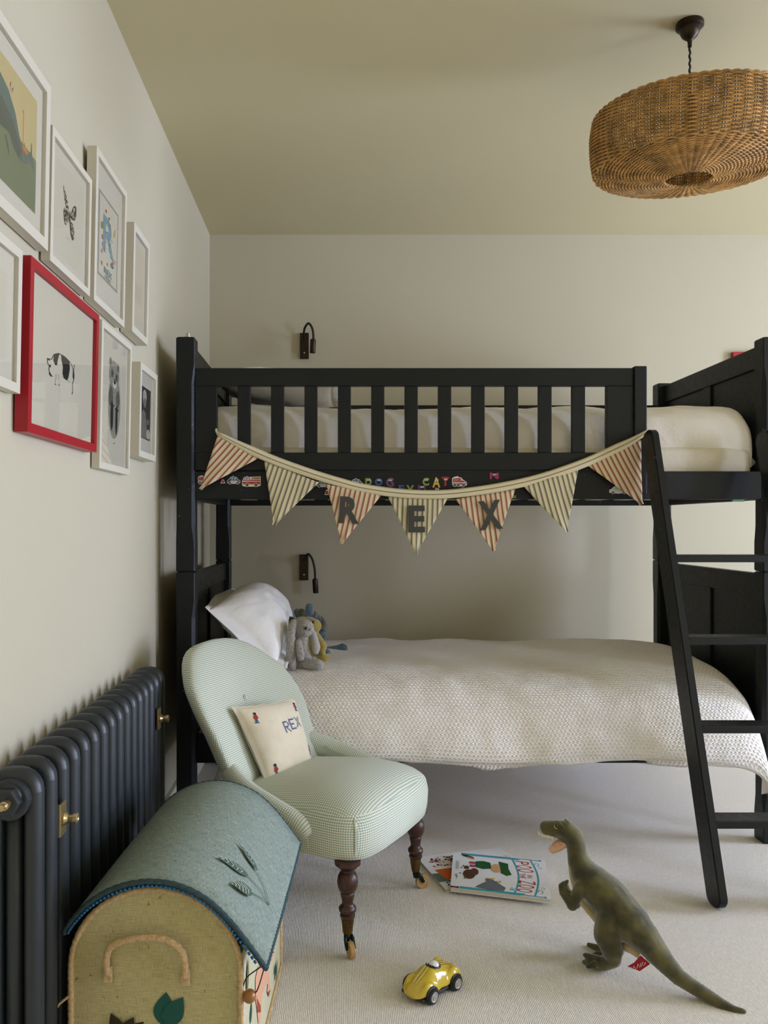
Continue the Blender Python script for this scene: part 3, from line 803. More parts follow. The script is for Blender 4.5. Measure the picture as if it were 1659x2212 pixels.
for ch, x, y, w, h, m in (('D', 789, 1033, 14, 15, 'ink_lime'), ('O', 810, 1033, 16, 16, 'ink_cobalt'), ('G', 834, 1032, 17, 20, 'ink_violet'), ('C', 913, 1032, 14, 17, 'ink_lime'), ('A', 934, 1031, 17, 22, 'ink_yellow'),
                         ('T', 954, 1030, 16, 20, 'ink_red'), ('N', 1058, 1021, 19, 14, 'ink_magenta'), ('F', 861, 1048, 12, 14, 'ink_cobalt'), ('V', 878, 1048, 16, 14, 'ink_lime'), ('M', 903, 1048, 16, 14, 'ink_violet'),
                         ('B', 939, 1053, 10, 12, 'ink_red'), ('O', 995, 1051, 8, 9, 'ink_magenta'), ('S', 1107, 1070, 8, 6, 'ink_lime')):
    g = Art(lambda a, b, lift: srf(a, b, lift)); vs2, fs2, _ = text2d(ch, .035)
    g.add([srf(x + u * w, y + (1 - v) * h, .0002) for u, v in vs2], fs2, g.slot(m))
    if h > 12 and y < 1040 or ch in 'NBM':
        for k in (-1, 1):
            for r, mm, lf in ((2.0, 'ink_pagewhite', .0005), (.9, 'ink_black', .0008)):
                g.add([srf(x + w * .55 + k * 2.1 + r * math.cos(t * PI / 4), y + h * .28 + r * math.sin(t * PI / 4), lf) for t in range(8)], [tuple(range(8))], g.slot(mm))
    o = g.done('letter_sticker', rail); o['label'] = 'small coloured letter %s sticker with eyes' % ch

# ------------------------------------------------------------------ wall lamps
def wall_lamp(px, py, neck, head, label):
    Yw = YB
    c = P(px, py, Yw); t = thing('wall_lamp', label, 'lamp', (c.x, Yw, c.z), 'reading lamps on the back wall')
    pl = M().box((c.x - .0217, Yw - .014, c.z - .0637), (c.x + .0217, Yw, c.z + .0637), .002).build('backplate', 'bronze', t)
    M().lathe([(.0045, 0), (.0045, .006), (.003, .008)], (c.x, Yw - .014, c.z - .036), 12, axis='y', T=Matrix.Rotation(PI, 3, 'Z')).build('switch', 'brass', pl)
    M().box((c.x - .006, Yw - .016, c.z - .055), (c.x + .006, Yw - .013, c.z - .047), .001).build('dimmer_slot', 'eye_black', pl)
    pts = [P(a, b, Yw - d) for a, b, d in neck]; sp = spline(pts, 8)
    M().tube(sp, .0055, 10).build('gooseneck', 'flex_black', t, smooth=True)
    h0, h1 = P(*head[0][:2], Yw - head[0][2]), P(*head[1][:2], Yw - head[1][2]); ax = (h1 - h0)
    R = ax.to_track_quat('Z', 'Y').to_matrix(); L = ax.length
    M().lathe([(.006, -.006), (.0125, -.002), (.0138, .004), (.0138, L - .004), (.0125, L), (.011, L), (.011, L - .006), (.001, L - .006)], h0, 20, T=R).build('lamp_head', 'bronze', t, smooth=True, angle=40)
    return t
wall_lamp(657.7, 748.0, [(657.5, 733, .012), (656.5, 720, .045), (658.5, 708, .07), (666.3, 698.5, .085), (674, 708, .085), (677, 724, .08), (676.6, 733, .075)], [(676.4, 734, .075), (675.2, 763, .068)],
          'bronze gooseneck reading lamp on the back wall above the upper bunk')
wall_lamp(657.0, 1225.3, [(656, 1211, .012), (659, 1203, .05), (666, 1197, .075), (674, 1207, .085), (679, 1225, .082), (680.5, 1240, .078), (680.5, 1251, .075)], [(680.6, 1252, .075), (682.2, 1281, .072)],
          'bronze gooseneck reading lamp on the back wall above the lower bunk')

# small red frame peeking above the upper footboard
rf = thing('wall_picture', 'small red edge of a frame on the back wall beyond the upper footboard', 'picture', (2.1, YB, 1.66))
x0 = P(1583, 760, YB - .02)
g = M(); zt = x0.z; xa = x0.x; w, hgt, bw = .24, .30, .022
for lo, hi in (((xa, zt - bw), (xa + w, zt)), ((xa, zt - hgt), (xa + w, zt - hgt + bw)), ((xa, zt - hgt + bw), (xa + bw, zt - bw)), ((xa + w - bw, zt - hgt + bw), (xa + w, zt - bw))):
    g.box((lo[0], YB - .022, lo[1]), (hi[0], YB, hi[1]), .002)
g.build('frame', 'frame_red', rf, recalc=False)
M().box((xa + bw - .004, YB - .008, zt - hgt + bw - .004), (xa + w - bw + .004, YB - .002, zt - bw + .004)).build('print', 'paper', rf)

# ------------------------------------------------------------------ pictures on the left wall
def picture(name, label, xl, xr, tl, bl, tr, br, thick, fw, mw, red=False, cut=None, gap=.004, group='framed pictures on the left wall'):
    """pixel edges of the frame front: xl/xr mean x, tl/bl/tr/br = corner heights; cut = width when the near edge is out of frame"""
    Xf = XL + gap + thick
    def yz(px, py): v = PX(px, py, Xf); return v.y, v.z
    yR = yz(xr, 1000)[0]; yL = yz(xl, 1000)[0] if cut is None else yR - cut
    zt = [yz(a, b)[1] for a, b in ((xl, tl), (xr, tr)) if b is not None]; zb = [yz(a, b)[1] for a, b in ((xl, bl), (xr, br)) if b is not None]
    z1 = sum(zt) / len(zt); z0 = sum(zb) / len(zb); lean = .014; zc = (z0 + z1) / 2
    def W(y, z, d): return Vector((XL + gap + d + lean * (z - zc) / .35 * .5 + .003, y, z))
    t = thing(name, label, 'picture', (XL + gap, (yL + yR) / 2, z0), group)
    g = M()
    def bar(q):                                    # q: 4 outline points (y,z) -> prism with depth
        g.prism([W(y, z, 0) for y, z in q], (thick, 0, 0))
    o = [(yL, z0), (yR, z0), (yR, z1), (yL, z1)]; i = [(yL + fw, z0 + fw), (yR - fw, z0 + fw), (yR - fw, z1 - fw), (yL + fw, z1 - fw)]
    for k in range(4): bar([o[k], o[(k + 1) % 4], i[(k + 1) % 4], i[k]])
    g.build('frame', 'frame_red' if red else 'frame_white', t)
    a = thick - .009
    M().prism([W(y, z, a - .004) for y, z in i], (.004, 0, 0)).build('mat_board', 'mat_board', t)
    M().prism([W(y, z, a + .003) for y, z in i], (.001, 0, 0)).build('glass', 'picture_glass', t)
    py0, py1, pz0, pz1 = yL + fw + mw[0], yR - fw - mw[0], z0 + fw + mw[1], z1 - fw - mw[1]
    def fn(u, v, lift): return W(lerp(py0, py1, u), lerp(pz0, pz1, v), a + .0004 + lift)
    return t, fn
R4 = [(0, 0), (1, 0), (1, 1), (0, 1)]
# sea-creature print, cut by the left edge of the photograph
t, fn = picture('framed_print', 'large white framed print of a sea animal under an ochre sky, at the upper left', 104, 104, None, None, 189, 543, .022, .022, (.030, .036), cut=.44)
g = Art(fn); g.shape(R4, 'ink_sky'); g.shape([(0, 0), (1, 0), (1, .47), (.85, .485), (.6, .50), (.3, .50), (0, .49)], 'ink_sea')
g.shape([(.05, .46), (.08, .66), (.25, .80), (.45, .84), (.58, .78), (.68, .66), (.74, .52), (.80, .44), (.86, .42), (.91, .50), (.915, .58), (.93, .57), (.935, .48), (.96, .42), (.975, .36), (.96, .34), (.94, .38), (.91, .41), (.88, .37), (.82, .33), (.74, .32), (.66, .36), (.60, .44), (.30, .40)], 'ink_whale')
g.shape([(.05, .46), (.30, .62), (.50, .66), (.64, .58), (.72, .48), (.78, .40), (.74, .33), (.66, .36), (.60, .44), (.30, .40)], 'ink_whale_dark')
g.shape([(.56, .40), (.60, .32), (.61, .24), (.58, .30), (.54, .38)], 'ink_whale_dark')
g.line([(.795, .44), (.795, .74)], .010, 'ink_orange'); g.ell(.79, .755, .014, .012, 'ink_orange'); g.ell(.835, .455, .035, .028, 'ink_orange'); g.line([(.80, .45), (.80, .34)], .007, 'ink_orange'); g.line([(.86, .45), (.865, .31)], .007, 'ink_orange')
g.ell(.62, .80, .022, .020, 'ink_pink'); g.line([(.60, .82), (.605, .86)], .006, 'ink_black'); g.line([(.63, .81), (.64, .84)], .006, 'ink_black'); g.line([(.82, .48), (.815, .51)], .006, 'ink_black')
g.done('print', t)
# butterfly
t, fn = picture('framed_print', 'white framed drawing of a black spotted butterfly', 108, 194, 278, 561, 382, 642, .020, .016, (.022, .024))
g = Art(fn); g.shape(R4, 'paper')
def bfly(pts, n, seed):
    g.shape(pts, 'ink_black'); r = random.Random(seed); cx = sum(p[0] for p in pts) / len(pts); cy = sum(p[1] for p in pts) / len(pts)
    for k in range(n):
        p = pts[r.randrange(len(pts))]; f = .25 + .55 * r.random(); g.ell(lerp(cx, p[0], f), lerp(cy, p[1], f), .010, .013, 'ink_pale', 8)
bfly([(.485, .52), (.43, .53), (.36, .60), (.30, .72), (.285, .78), (.33, .75), (.42, .68), (.48, .60)], 16, 1)
bfly([(.485, .50), (.42, .535), (.34, .55), (.31, .50), (.33, .42), (.37, .37), (.41, .385), (.45, .44)], 12, 2)
bfly([(.515, .52), (.57, .57), (.63, .66), (.69, .70), (.74, .69), (.735, .60), (.69, .53), (.60, .505)], 14, 3)
bfly([(.515, .50), (.55, .47), (.62, .46), (.665, .40), (.66, .31), (.62, .28), (.56, .33), (.53, .42)], 12, 4)
g.ell(.50, .50, .018, .07, 'ink_black'); g.line([(.42, .25), (.50, .245)], .006, 'ink_mid'); g.line([(.53, .243), (.56, .243)], .006, 'ink_mid'); g.done('print', t)
# alphabet poster
t, fn = picture('framed_poster', 'white framed alphabet poster with a big blue R and the name REX', 203.5, 269.5, 316, 649, 416, 707, .024, .017, (.036, .066))
g = Art(fn); g.shape(R4, 'ink_mid'); g.shape([(.05, .03), (.95, .03), (.95, .97), (.05, .97)], 'paper')
g.text('R', .22, .34, .58, .44, 'ink_blue', .03)
r = random.Random(3)
for k in range(26): a, b = .26 + .40 * r.random(), .38 + .38 * r.random(); g.line([(a, b), (a + .05, b + .012)], .007, 'ink_whale')
for a, b, ra, rb, m in ((.17, .62, .06, .055, 'ink_green'), (.80, .70, .05, .06, 'ink_yellow'), (.19, .48, .03, .04, 'ink_red'), (.50, .79, .04, .022, 'ink_red'), (.56, .49, .03, .018, 'ink_red'), (.20, .40, .03, .03, 'ink_pink'), (.80, .34, .10, .05, 'ink_pink'),
                     (.70, .27, .12, .04, 'ink_steel'), (.34, .84, .03, .035, 'ink_red'), (.18, .31, .07, .03, 'ink_pink'), (.18, .17, .04, .035, 'ink_orange'), (.46, .22, .03, .03, 'ink_orange'), (.36, .37, .09, .03, 'ink_pale')):
    g.shape([(a + ra * q * math.cos(2 * PI * k / 9), b + rb * q * math.sin(2 * PI * k / 9)) for k in range(9) for q in [r.uniform(.45, 1.15)]], m)
g.text('REX', .30, .085, .40, .075, 'ink_blue', .02)
for k in range(2): g.line([(.34, .06 - .02 * k), (.64, .06 - .02 * k)], .008, 'ink_mid')
g.done('print', t)
# small text print
t, fn = picture('framed_print', 'small deep white frame holding a page of fine text', 285.5, 319.5, 477, 714, 531, 748, .034, .020, (.022, .024))
g = Art(fn); g.shape(R4, 'paper_warm')
for k in range(8): g.line([(.14, .50 - .03 * k), (.80 + .08 * math.sin(k * 2.1), .50 - .03 * k)], .0035, 'ink_line')
g.done('print', t)
# cut white frame, lower left
t, fn = picture('framed_print', 'white framed print cut off by the left edge, beside the red frame', 43, 43, None, None, 543, 851, .020, .018, (.03, .04), cut=.27)
g = Art(fn); g.shape(R4, 'paper'); g.line([(.3, .3), (.7, .3)], .01, 'ink_mid'); g.ell(.45, .5, .2, .16, 'ink_mid'); g.done('print', t)
# red frame with pig
t, fn = picture('framed_print', 'large red framed print of a black and white pig', 60, 209, 551, 930, 681, 979, .026, .019, (.002, .002), red=True)
g = Art(fn); g.shape(R4, 'paper'); K = 'ink_black'
g.fn = lambda u, v, lift, f=fn: f(u, .315 + (v - .10) * .675, lift)
pg = [(.24, .35), (.30, .37), (.34, .44), (.41, .48), (.50, .485), (.60, .46), (.66, .40), (.675, .33), (.665, .27), (.65, .23), (.655, .13), (.635, .10), (.625, .15), (.615, .23), (.56, .235), (.50, .24), (.46, .25), (.45, .20), (.44, .14), (.415, .13), (.425, .2), (.41, .25), (.395, .2), (.385, .13), (.36, .12), (.375, .2), (.375, .24), (.34, .20), (.30, .185), (.275, .20), (.265, .26), (.275, .30), (.245, .31)]
g.shape(pg, K); cxp, cyp = .47, .31
g.shape([(lerp(cxp, a, .94), lerp(cyp, b, .94)) for a, b in pg], 'paper')
g.shape([(.345, .44), (.40, .475), (.425, .48), (.40, .40), (.39, .34), (.36, .33), (.33, .37)], K)
g.shape([(.45, .484), (.52, .483), (.585, .465), (.595, .38), (.575, .28), (.555, .235), (.50, .24), (.475, .28), (.48, .36), (.455, .42)], K)
g.shape([(.64, .42), (.668, .38), (.675, .32), (.66, .27), (.64, .31), (.645, .37)], K)
g.shape([(.235, .355), (.275, .365), (.29, .345), (.25, .34)], K); g.shape([(.285, .30), (.30, .31), (.295, .275), (.275, .285)], K); g.shape([(.27, .21), (.30, .19), (.32, .20), (.28, .23)], K)
g.line([(.245, .335), (.25, .30), (.275, .285)], .008, K); g.line([(.66, .40), (.675, .43), (.665, .455), (.655, .43)], .006, K); g.done('print', t)
# cub print
t, fn = picture('framed_print', 'white framed grey drawing of a young bear standing upright', 215, 280.5, 695, 1011, 742, 1026, .020, .017, (.012, .012))
g = Art(fn); g.shape(R4, 'paper'); rr = random.Random(8)
g.fn = lambda u, v, lift, f=fn: f(u, .075 + v * 1.06, lift)
mat('ink_fur', S(150, 146, 128), .9, noise_amt=.75, noise_scale=420); mat('ink_furdark', S(96, 93, 80), .9, noise_amt=.6, noise_scale=420)
g.ell(.53, .38, .25, .27, 'ink_fur', 28); g.ell(.50, .62, .21, .115, 'ink_fur', 24); g.ell(.35, .700, .060, .045, 'ink_fur'); g.ell(.65, .69, .060, .045, 'ink_fur'); g.ell(.35, .705, .035, .030, 'ink_furdark'); g.ell(.65, .695, .035, .030, 'ink_furdark')
g.ell(.42, .625, .05, .035, 'ink_furdark'); g.ell(.60, .61, .05, .035, 'ink_furdark'); g.ell(.44, .63, .018, .012, 'ink_black'); g.ell(.58, .615, .018, .012, 'ink_black'); g.ell(.52, .575, .04, .02, 'ink_black'); g.ell(.52, .55, .08, .035, 'ink_pale'); g.ell(.52, .565, .045, .018, 'ink_black')
g.ell(.38, .44, .08, .08, 'ink_furdark'); g.ell(.66, .44, .07, .07, 'ink_furdark'); g.ell(.43, .29, .055, .12, 'ink_black'); g.ell(.62, .265, .045, .12, 'ink_black')
for k in range(4): g.ell(.36 + .045 * k, .385 - .008 * abs(k - 1.5), .014, .012, 'ink_black', 8); g.ell(.575 + .035 * k, .365 - .008 * abs(k - 1.5), .012, .012, 'ink_black', 8)
g.line([(.50, .075), (.57, .075)], .012, 'ink_mid'); g.done('print', t)
# photograph
t, fn = picture('framed_photograph', 'small deep white frame with a black and white photograph', 300, 336.5, 756, 986, 834, 997, .036, .019, (.034, .042))
mat('photo_dark', S(60, 58, 50), .6, noise_amt=.8, noise_scale=160); mat('photo_mid', S(128, 124, 110), .6, noise_amt=.3, noise_scale=90); mat('photo_light', S(190, 184, 166), .6, noise_amt=.2, noise_scale=90)
g = Art(fn); g.shape(R4, 'photo_dark'); g.shape([(0, 0), (0, .45), (.2, .56), (.45, .52), (.6, .3), (.62, 0)], 'photo_mid'); g.ell(.33, .80, .22, .15, 'photo_mid', 20); g.ell(.34, .84, .20, .11, 'photo_light', 20); g.ell(.36, .70, .14, .10, 'photo_mid', 16); g.ell(.78, .12, .22, .10, 'photo_light', 14); g.ell(.72, .36, .12, .06, 'photo_mid', 12)
g.done('print', t)

# ------------------------------------------------------------------ radiator
RXF, RXB, RZ1, RZ0 = -.512, -.612, .688, .095
RYN, RYF_, NS = 1.410, 2.400, 16
pit = (RYF_ - RYN) / (NS - 1)
rad = thing('column_radiator', 'dark charcoal column radiator along the left wall', 'radiator', (-.555, (RYN + RYF_) / 2, 0))
def section(y):
    g = M(); r = .0165; pts = []
    xa, xb, za, zb, c = RXB + r, RXF - r, RZ0 + r, RZ1 - r, .026
    for cx, cz, a0 in ((xb - c, zb - c, 0), (xa + c, zb - c, 90), (xa + c, za + c, 180), (xb - c, za + c, 270)):
        for k in range(6): a = math.radians(a0 + 90 * k / 5); pts.append((cx + c * math.cos(a), y, cz + c * math.sin(a)))
    g.tube(pts, r, 12, closed=True, flat=(1, 1.15))
    g.tube([((xa + xb) / 2, y, za), ((xa + xb) / 2, y, zb)], r * .9, 12)
    # wide flat head at top and bottom where the tubes meet
    for z in (zb - .014, za + .014): g.box((xa, y - .0165, z - .016), (xb, y + .0165, z + .016), .012)
    for z in (zb - .028, za + .028): g.tube([((xa + xb) / 2, y - pit / 2, z), ((xa + xb) / 2, y + pit / 2, z)], .024, 14)
    return g
s0 = section(RYN).build('section', 'radiator_paint', rad, smooth=True, recalc=False)
for i in range(1, NS): copy_at(s0, (0, pit * i, 0))
xm = (RXB + RXF) / 2
pl = M().lathe([(.001, 0), (.036, 0), (.036, .010), (.032, .013), (.032, .014)], (xm, RYN - .018, RZ1 - .05), 24, axis='y', T=Matrix.Scale(-1, 3, (0, 1, 0))).lathe([(.026, .014), (.026, .026), (.022, .029), (.001, .029)], (xm, RYN - .018, RZ1 - .05), 6, axis='y', T=Matrix.Scale(-1, 3, (0, 1, 0))).build('end_plug', 'radiator_paint', rad)
M().lathe([(.008, 0), (.008, .012), (.0055, .014), (.0055, .022), (.001, .023)], (xm + .004, RYN - .047, RZ1 - .05), 10, axis='y', T=Matrix.Scale(-1, 3, (0, 1, 0))).build('bleed_valve', 'brass', pl)
for (px, py) in ((137, 1768), (345, 1552)):
    c = PX(px, py, RXF + .002)
    b = M().box((RXF - .004, c.y - .017, c.z - .030), (RXF + .002, c.y + .017, c.z + .030), .001).build('bracket', 'brass', rad)
    M().lathe([(.0125, 0), (.0125, .004), (.009, .008), (.0075, .010), (.0075, .018), (.010, .019), (.010, .026), (.006, .027), (.001, .024)], (RXF + .002, c.y, c.z), 18, axis='x').build('bolt', 'brass', b, smooth=True, angle=35)
for y in (RYN + pit * 1, RYN + pit * 13): M().box((RXB + .02, y - .012, 0), (RXF - .02, y + .012, RZ0 + .02), .004).build('foot', 'radiator_paint', rad)

# ------------------------------------------------------------------ pendant lamp with woven shade
LX, LY = P(1490, 50, 2.308).x, 2.308
pen = thing('pendant_lamp', 'woven wicker pendant lamp hanging from the ceiling at the upper right', 'lamp', (LX, LY, 2.08))
M().lathe([(.001, ZC), (.037, ZC), (.038, ZC - .003), (.038, ZC - .012), (.034, ZC - .015), (.028, ZC - .017), (.027, ZC - .026), (.021, ZC - .038), (.011, ZC - .047), (.0075, ZC - .050), (.006, ZC - .055), (.0055, ZC - .068), (.001, ZC - .069)], (LX, LY, 0), 28).build('ceiling_rose', 'bronze', pen, smooth=True, angle=35)
cord = [(LX + .0012 * math.cos(k * .9), LY + .0012 * math.sin(k * .9), ZC - .066 - k * .0029) for k in range(72)]
M().tube(cord, .0031, 7).build('cord', 'flex_black', pen, smooth=True)
M().lathe([(.001, 2.345), (.012, 2.34), (.016, 2.33), (.016, 2.27), (.019, 2.265), (.019, 2.225), (.001, 2.222)], (LX, LY, 0), 16).build('lamp_holder', 'bronze', pen, smooth=True, angle=35)
M().ball((LX, LY, 2.205), (.026, .026, .032), 14, 10).build('bulb', 'car_white', pen, smooth=True)
TILT = Matrix.Rotation(math.radians(4.5), 3, 'X')
SR, SZ0, SZ1, NSTK = .268, 2.122, 2.272, 64
SCn = Vector((LX, LY, (SZ0 + SZ1) / 2))
def shp(r, a, z):
    return SCn + TILT @ Vector((r * math.cos(a), r * math.sin(a), z - SCn.z))
def wallr(t): return SR * (1 - .035 * (1 - t) ** 2.2 + .012 * math.sin(PI * t) - .055 * max(0, t - .75) ** 1.2)   # t 0 bottom .. 1 top
prof = []                                  # (r, z) path of the stakes: hole edge -> rim -> wall -> top rim
for k in range(19): t = k / 18; prof.append((lerp(.066, SR * .955, t), SZ0 - .020 * (1 - t) ** 1.2 + .0 + .010 * t ** 4))
for k in range(1, 15): t = k / 14; prof.append((wallr(t), SZ0 + .010 + (SZ1 - SZ0 - .010) * t))
stk = M()
for s in range(NSTK):
    for off in (-.006, .006):
        a = 2 * PI * s / NSTK
        pts = [shp(r, a + off / max(r, .1) * .55, z) for r, z in prof]
        stk.tube(pts, .0019, 5)
tag(stk.build('shade_stakes', 'wicker_stake', pen, smooth=True, recalc=False), 'upright wicker stakes of the shade', kind='stuff')
wv = M(); rs = random.Random(4)
def weaver(r, z, phase, amp, rad, nrm, nseg):
    pts = []
    jit = rs.uniform(-.0006, .0006)
    for k in range(NSTK * nseg):
        a = 2 * PI * k / (NSTK * nseg); w = amp * math.cos(NSTK / 2 * a * 1.0 + phase)
        q = jit * math.sin(a * 3 + phase)
        pts.append(shp(r + nrm[0] * w, a, z + nrm[1] * w + q))
    wv.tube(pts, rad, 5, closed=True)
NW = 30
for k in range(NW + 1):
    t = k / NW; weaver(wallr(t), SZ0 + .010 + (SZ1 - SZ0 - .010) * t, PI * (k % 2), .0042, .0029, (1, 0), 4)
for d in (0, PI): weaver(wallr(1) + .001, SZ1 + .004, d, .004, .0030, (.6, .6), 4)
NB = 40
for k in range(NB + 1):
    t = k / NB; r = lerp(.066, SR * .955, t); z = SZ0 - .020 * (1 - t) ** 1.2 + .010 * t ** 4
    weaver(r, z, PI * (k % 2), .0040 * min(1, .35 + r / .2), .0029, (0, 1), 4)
tag(wv.build('shade_weave', 'wicker', pen, smooth=True, recalc=False), 'horizontal woven wicker strands of the shade', kind='stuff')

# ------------------------------------------------------------------ nursing chair
OX, OY = .123, 2.278
Uv, Wv = Vector((.493, .870, 0)), Vector((.870, -.493, 0))
def CH(u, w, z): return Vector((OX, OY, z)) + Uv * u + Wv * w
chair = thing('nursing_chair', 'low nursing chair in green and cream gingham with turned legs on casters', 'chair', tuple(CH(0, -.2, 0)))
def plan(th, inset):                                  # seat outline in (u, w)
    c, s = math.cos(th), math.sin(th); e = .30
    x = math.copysign(abs(c) ** e, c); y = math.copysign(abs(s) ** e, s)
    wmid, wh = -.185, .245
    w = wmid + y * (wh - inset); hwid = lerp(.215, .250, (w + .43) / .49)
    return x * (hwid - inset) * (1 + .02 * (1 - y * y)), w + (.018 * (1 - x * x) if y > 0 else 0)
rings = []
for z, ins in ((.243, .012), (.250, .004), (.275, 0), (.315, -.002), (.340, .002), (.356, .012), (.368, .028), (.377, .050), (.385, .080), (.391, .12), (.394, .17), (.3955, .215)):
    ring = []
    for k in range(96):
        u, w = plan(2 * PI * k / 96, ins)
        hump = .020 * max(0, 1 - (u / .26) ** 2) * max(0, 1 - ((w + .12) / .34) ** 2) * min(1, max(0, (z - .33) / .05))
        back = -.028 * max(0, (-.10 - w) / .3) * min(1, max(0, (z - .30) / .06))
        ring.append(CH(u, w, z + hump + back))
    rings.append(ring)
g = M().loft(rings)
def ch_uv(o):
    """gingham runs with the chair's own axes"""
    me = o.data; ul = me.uv_layers.active or me.uv_layers.new(name='UVMap'); base = Vector(ROOT[root_of(o)])
    for p in me.polygons:
        n = p.normal; a = (abs(n.dot(Uv)), abs(n.dot(Wv)), abs(n.z)); ax = a.index(max(a))
        for li in p.loop_indices:
            c = me.vertices[me.loops[li].vertex_index].co; u, w, z = c.dot(Uv), c.dot(Wv), c.z
            ul.data[li].uv = (w, z) if ax == 0 else ((u, z) if ax == 1 else (u, w))
seat = g.build('seat', 'gingham', chair, smooth=True); ch_uv(seat)
# seams at the front corners
for sgn in (-1, 1):
    th0 = math.atan2(.97, sgn * .97)
    pts = []
    for z, ins in ((.245, .010), (.275, -.001), (.315, -.003), (.338, .0), (.352, .008)):
        u, w = plan(PI / 4 if sgn > 0 else 3 * PI / 4, ins); pts.append(CH(u, w, z))
    M().tube(spline(pts, 3), .0022, 6).build('seam', 'gingham', seat, smooth=True)
# backrest: loft of bent cross-sections
def bcent(s): return interp([(0, -.395), (.25, -.415), (.5, -.475), (.75, -.545), (1, -.612)], s), interp([(0, .255), (.25, .385), (.5, .515), (.75, .632), (1, .738)], s)
def bhalf(s):
    if s < .52: return interp([(0, .195), (.2, .225), (.52, .250)], s)
    q = (s - .52) / .48; return .250 * math.sqrt(max(0, 1 - q ** 2.3))
def bsurf(s, th, grow=0.0):
    w, z = bcent(s); hw_ = max(bhalf(s), .004); th_k = .050 * min(1, (hw_ / .25) ** .5 + .12)
    w2, z2 = bcent(min(s + .02, 1)); w1, z1 = bcent(max(s - .02, 0)); tx = Vector((w2 - w1, z2 - z1)).normalized(); nx = Vector((tx.y, -tx.x))
    if nx.x < 0: nx = -nx
    c, sn = math.cos(th), math.sin(th); e = .72
    u = hw_ * math.copysign(abs(c) ** e, c); t = th_k * math.copysign(abs(sn) ** e, sn) + grow
    bend = .085 * (u / .25) ** 2 * (1 - .55 * s)
    tuft = 0.0
    for bu, bs in ((0.0, .60), (0.0, .36)):
        d2 = ((u - bu) / .055) ** 2 + ((s - bs) / .09) ** 2
        if sn > 0: tuft -= .014 * math.exp(-d2)
    return CH(u, w + nx.x * (t + bend + tuft), z + nx.y * (t + bend + tuft) * .6)
ss = [0, .04, .1, .17, .24, .31, .38, .45, .52, .58, .64, .70, .75, .80, .845, .885, .92, .95, .972, .988, .997, 1.0]
g = M().loft([[bsurf(s, 2 * PI * k / 64) for k in range(64)] for s in ss])
bk = g.build('backrest', 'gingham', chair, smooth=True)
me = bk.data; ul = me.uv_layers.active; base = Vector(ROOT[chair.name])
for p in me.polygons:
    for li in p.loop_indices:
        c = me.vertices[me.loops[li].vertex_index].co + base - Vector((OX, OY, 0)); u, w, z = c.dot(Uv), c.dot(Wv), c.z
        edge = abs(p.normal.dot(Uv)) > .75
        ul.data[li].uv = (w if edge else u, z * 1.12 - w * .2)
for s, lab in ((.60, 1), (.36, 2)):
    p = bsurf(s, PI / 2); n = (bsurf(s, PI / 2, .01) - p).normalized(); R = n.to_track_quat('Z', 'Y').to_matrix()
    M().ball(p + n * .002, (.0105, .0105, .006), 16, 8, T=R).build('button', 'gingham', bk, smooth=True)
# arms
for sgn in (-1, 1):
    path = spline([(sgn * .175, -.400, .415), (sgn * .212, -.360, .400), (sgn * .240, -.285, .373), (sgn * .250, -.19, .346), (sgn * .246, -.115, .318), (sgn * .243, -.090, .295)], 6)
    rr = [interp([(0, .026), (.2, .036), (.7, .034), (1, .022)], k / (len(path) - 1)) for k in range(len(path))]
    pts = [CH(*q) for q in path]
    arm = M().tube(pts, rr, 20, flat=(1.0, .80)).build('arm', 'gingham', chair, smooth=True)
    # side panel under the arm
    g = M(); top = [q for q in path]; vs = []
    for q in top: vs += [CH(q[0] + sgn * .010, q[1], q[2]), CH(q[0] * .97 + sgn * .004, q[1], .246), CH(q[0] - sgn * .02, q[1], .246), CH(q[0] - sgn * .02, q[1], q[2])]
    fs = []
    for k in range(len(top) - 1):
        a = 4 * k
        for i in range(4): fs.append((a + i, a + (i + 1) % 4, a + 4 + (i + 1) % 4, a + 4 + i))
    fs += [(0, 1, 2, 3), tuple(4 * (len(top) - 1) + i for i in (3, 2, 1, 0))]
    sp = g.add(vs, fs).build('side_panel', 'gingham', chair, smooth=False); ch_uv(sp)
    M().tube([CH(q[0] - sgn * .030, q[1] + .012, q[2] + .012) for q in path[10:]] , .002, 6).build('seam', 'gingham', arm, smooth=True)
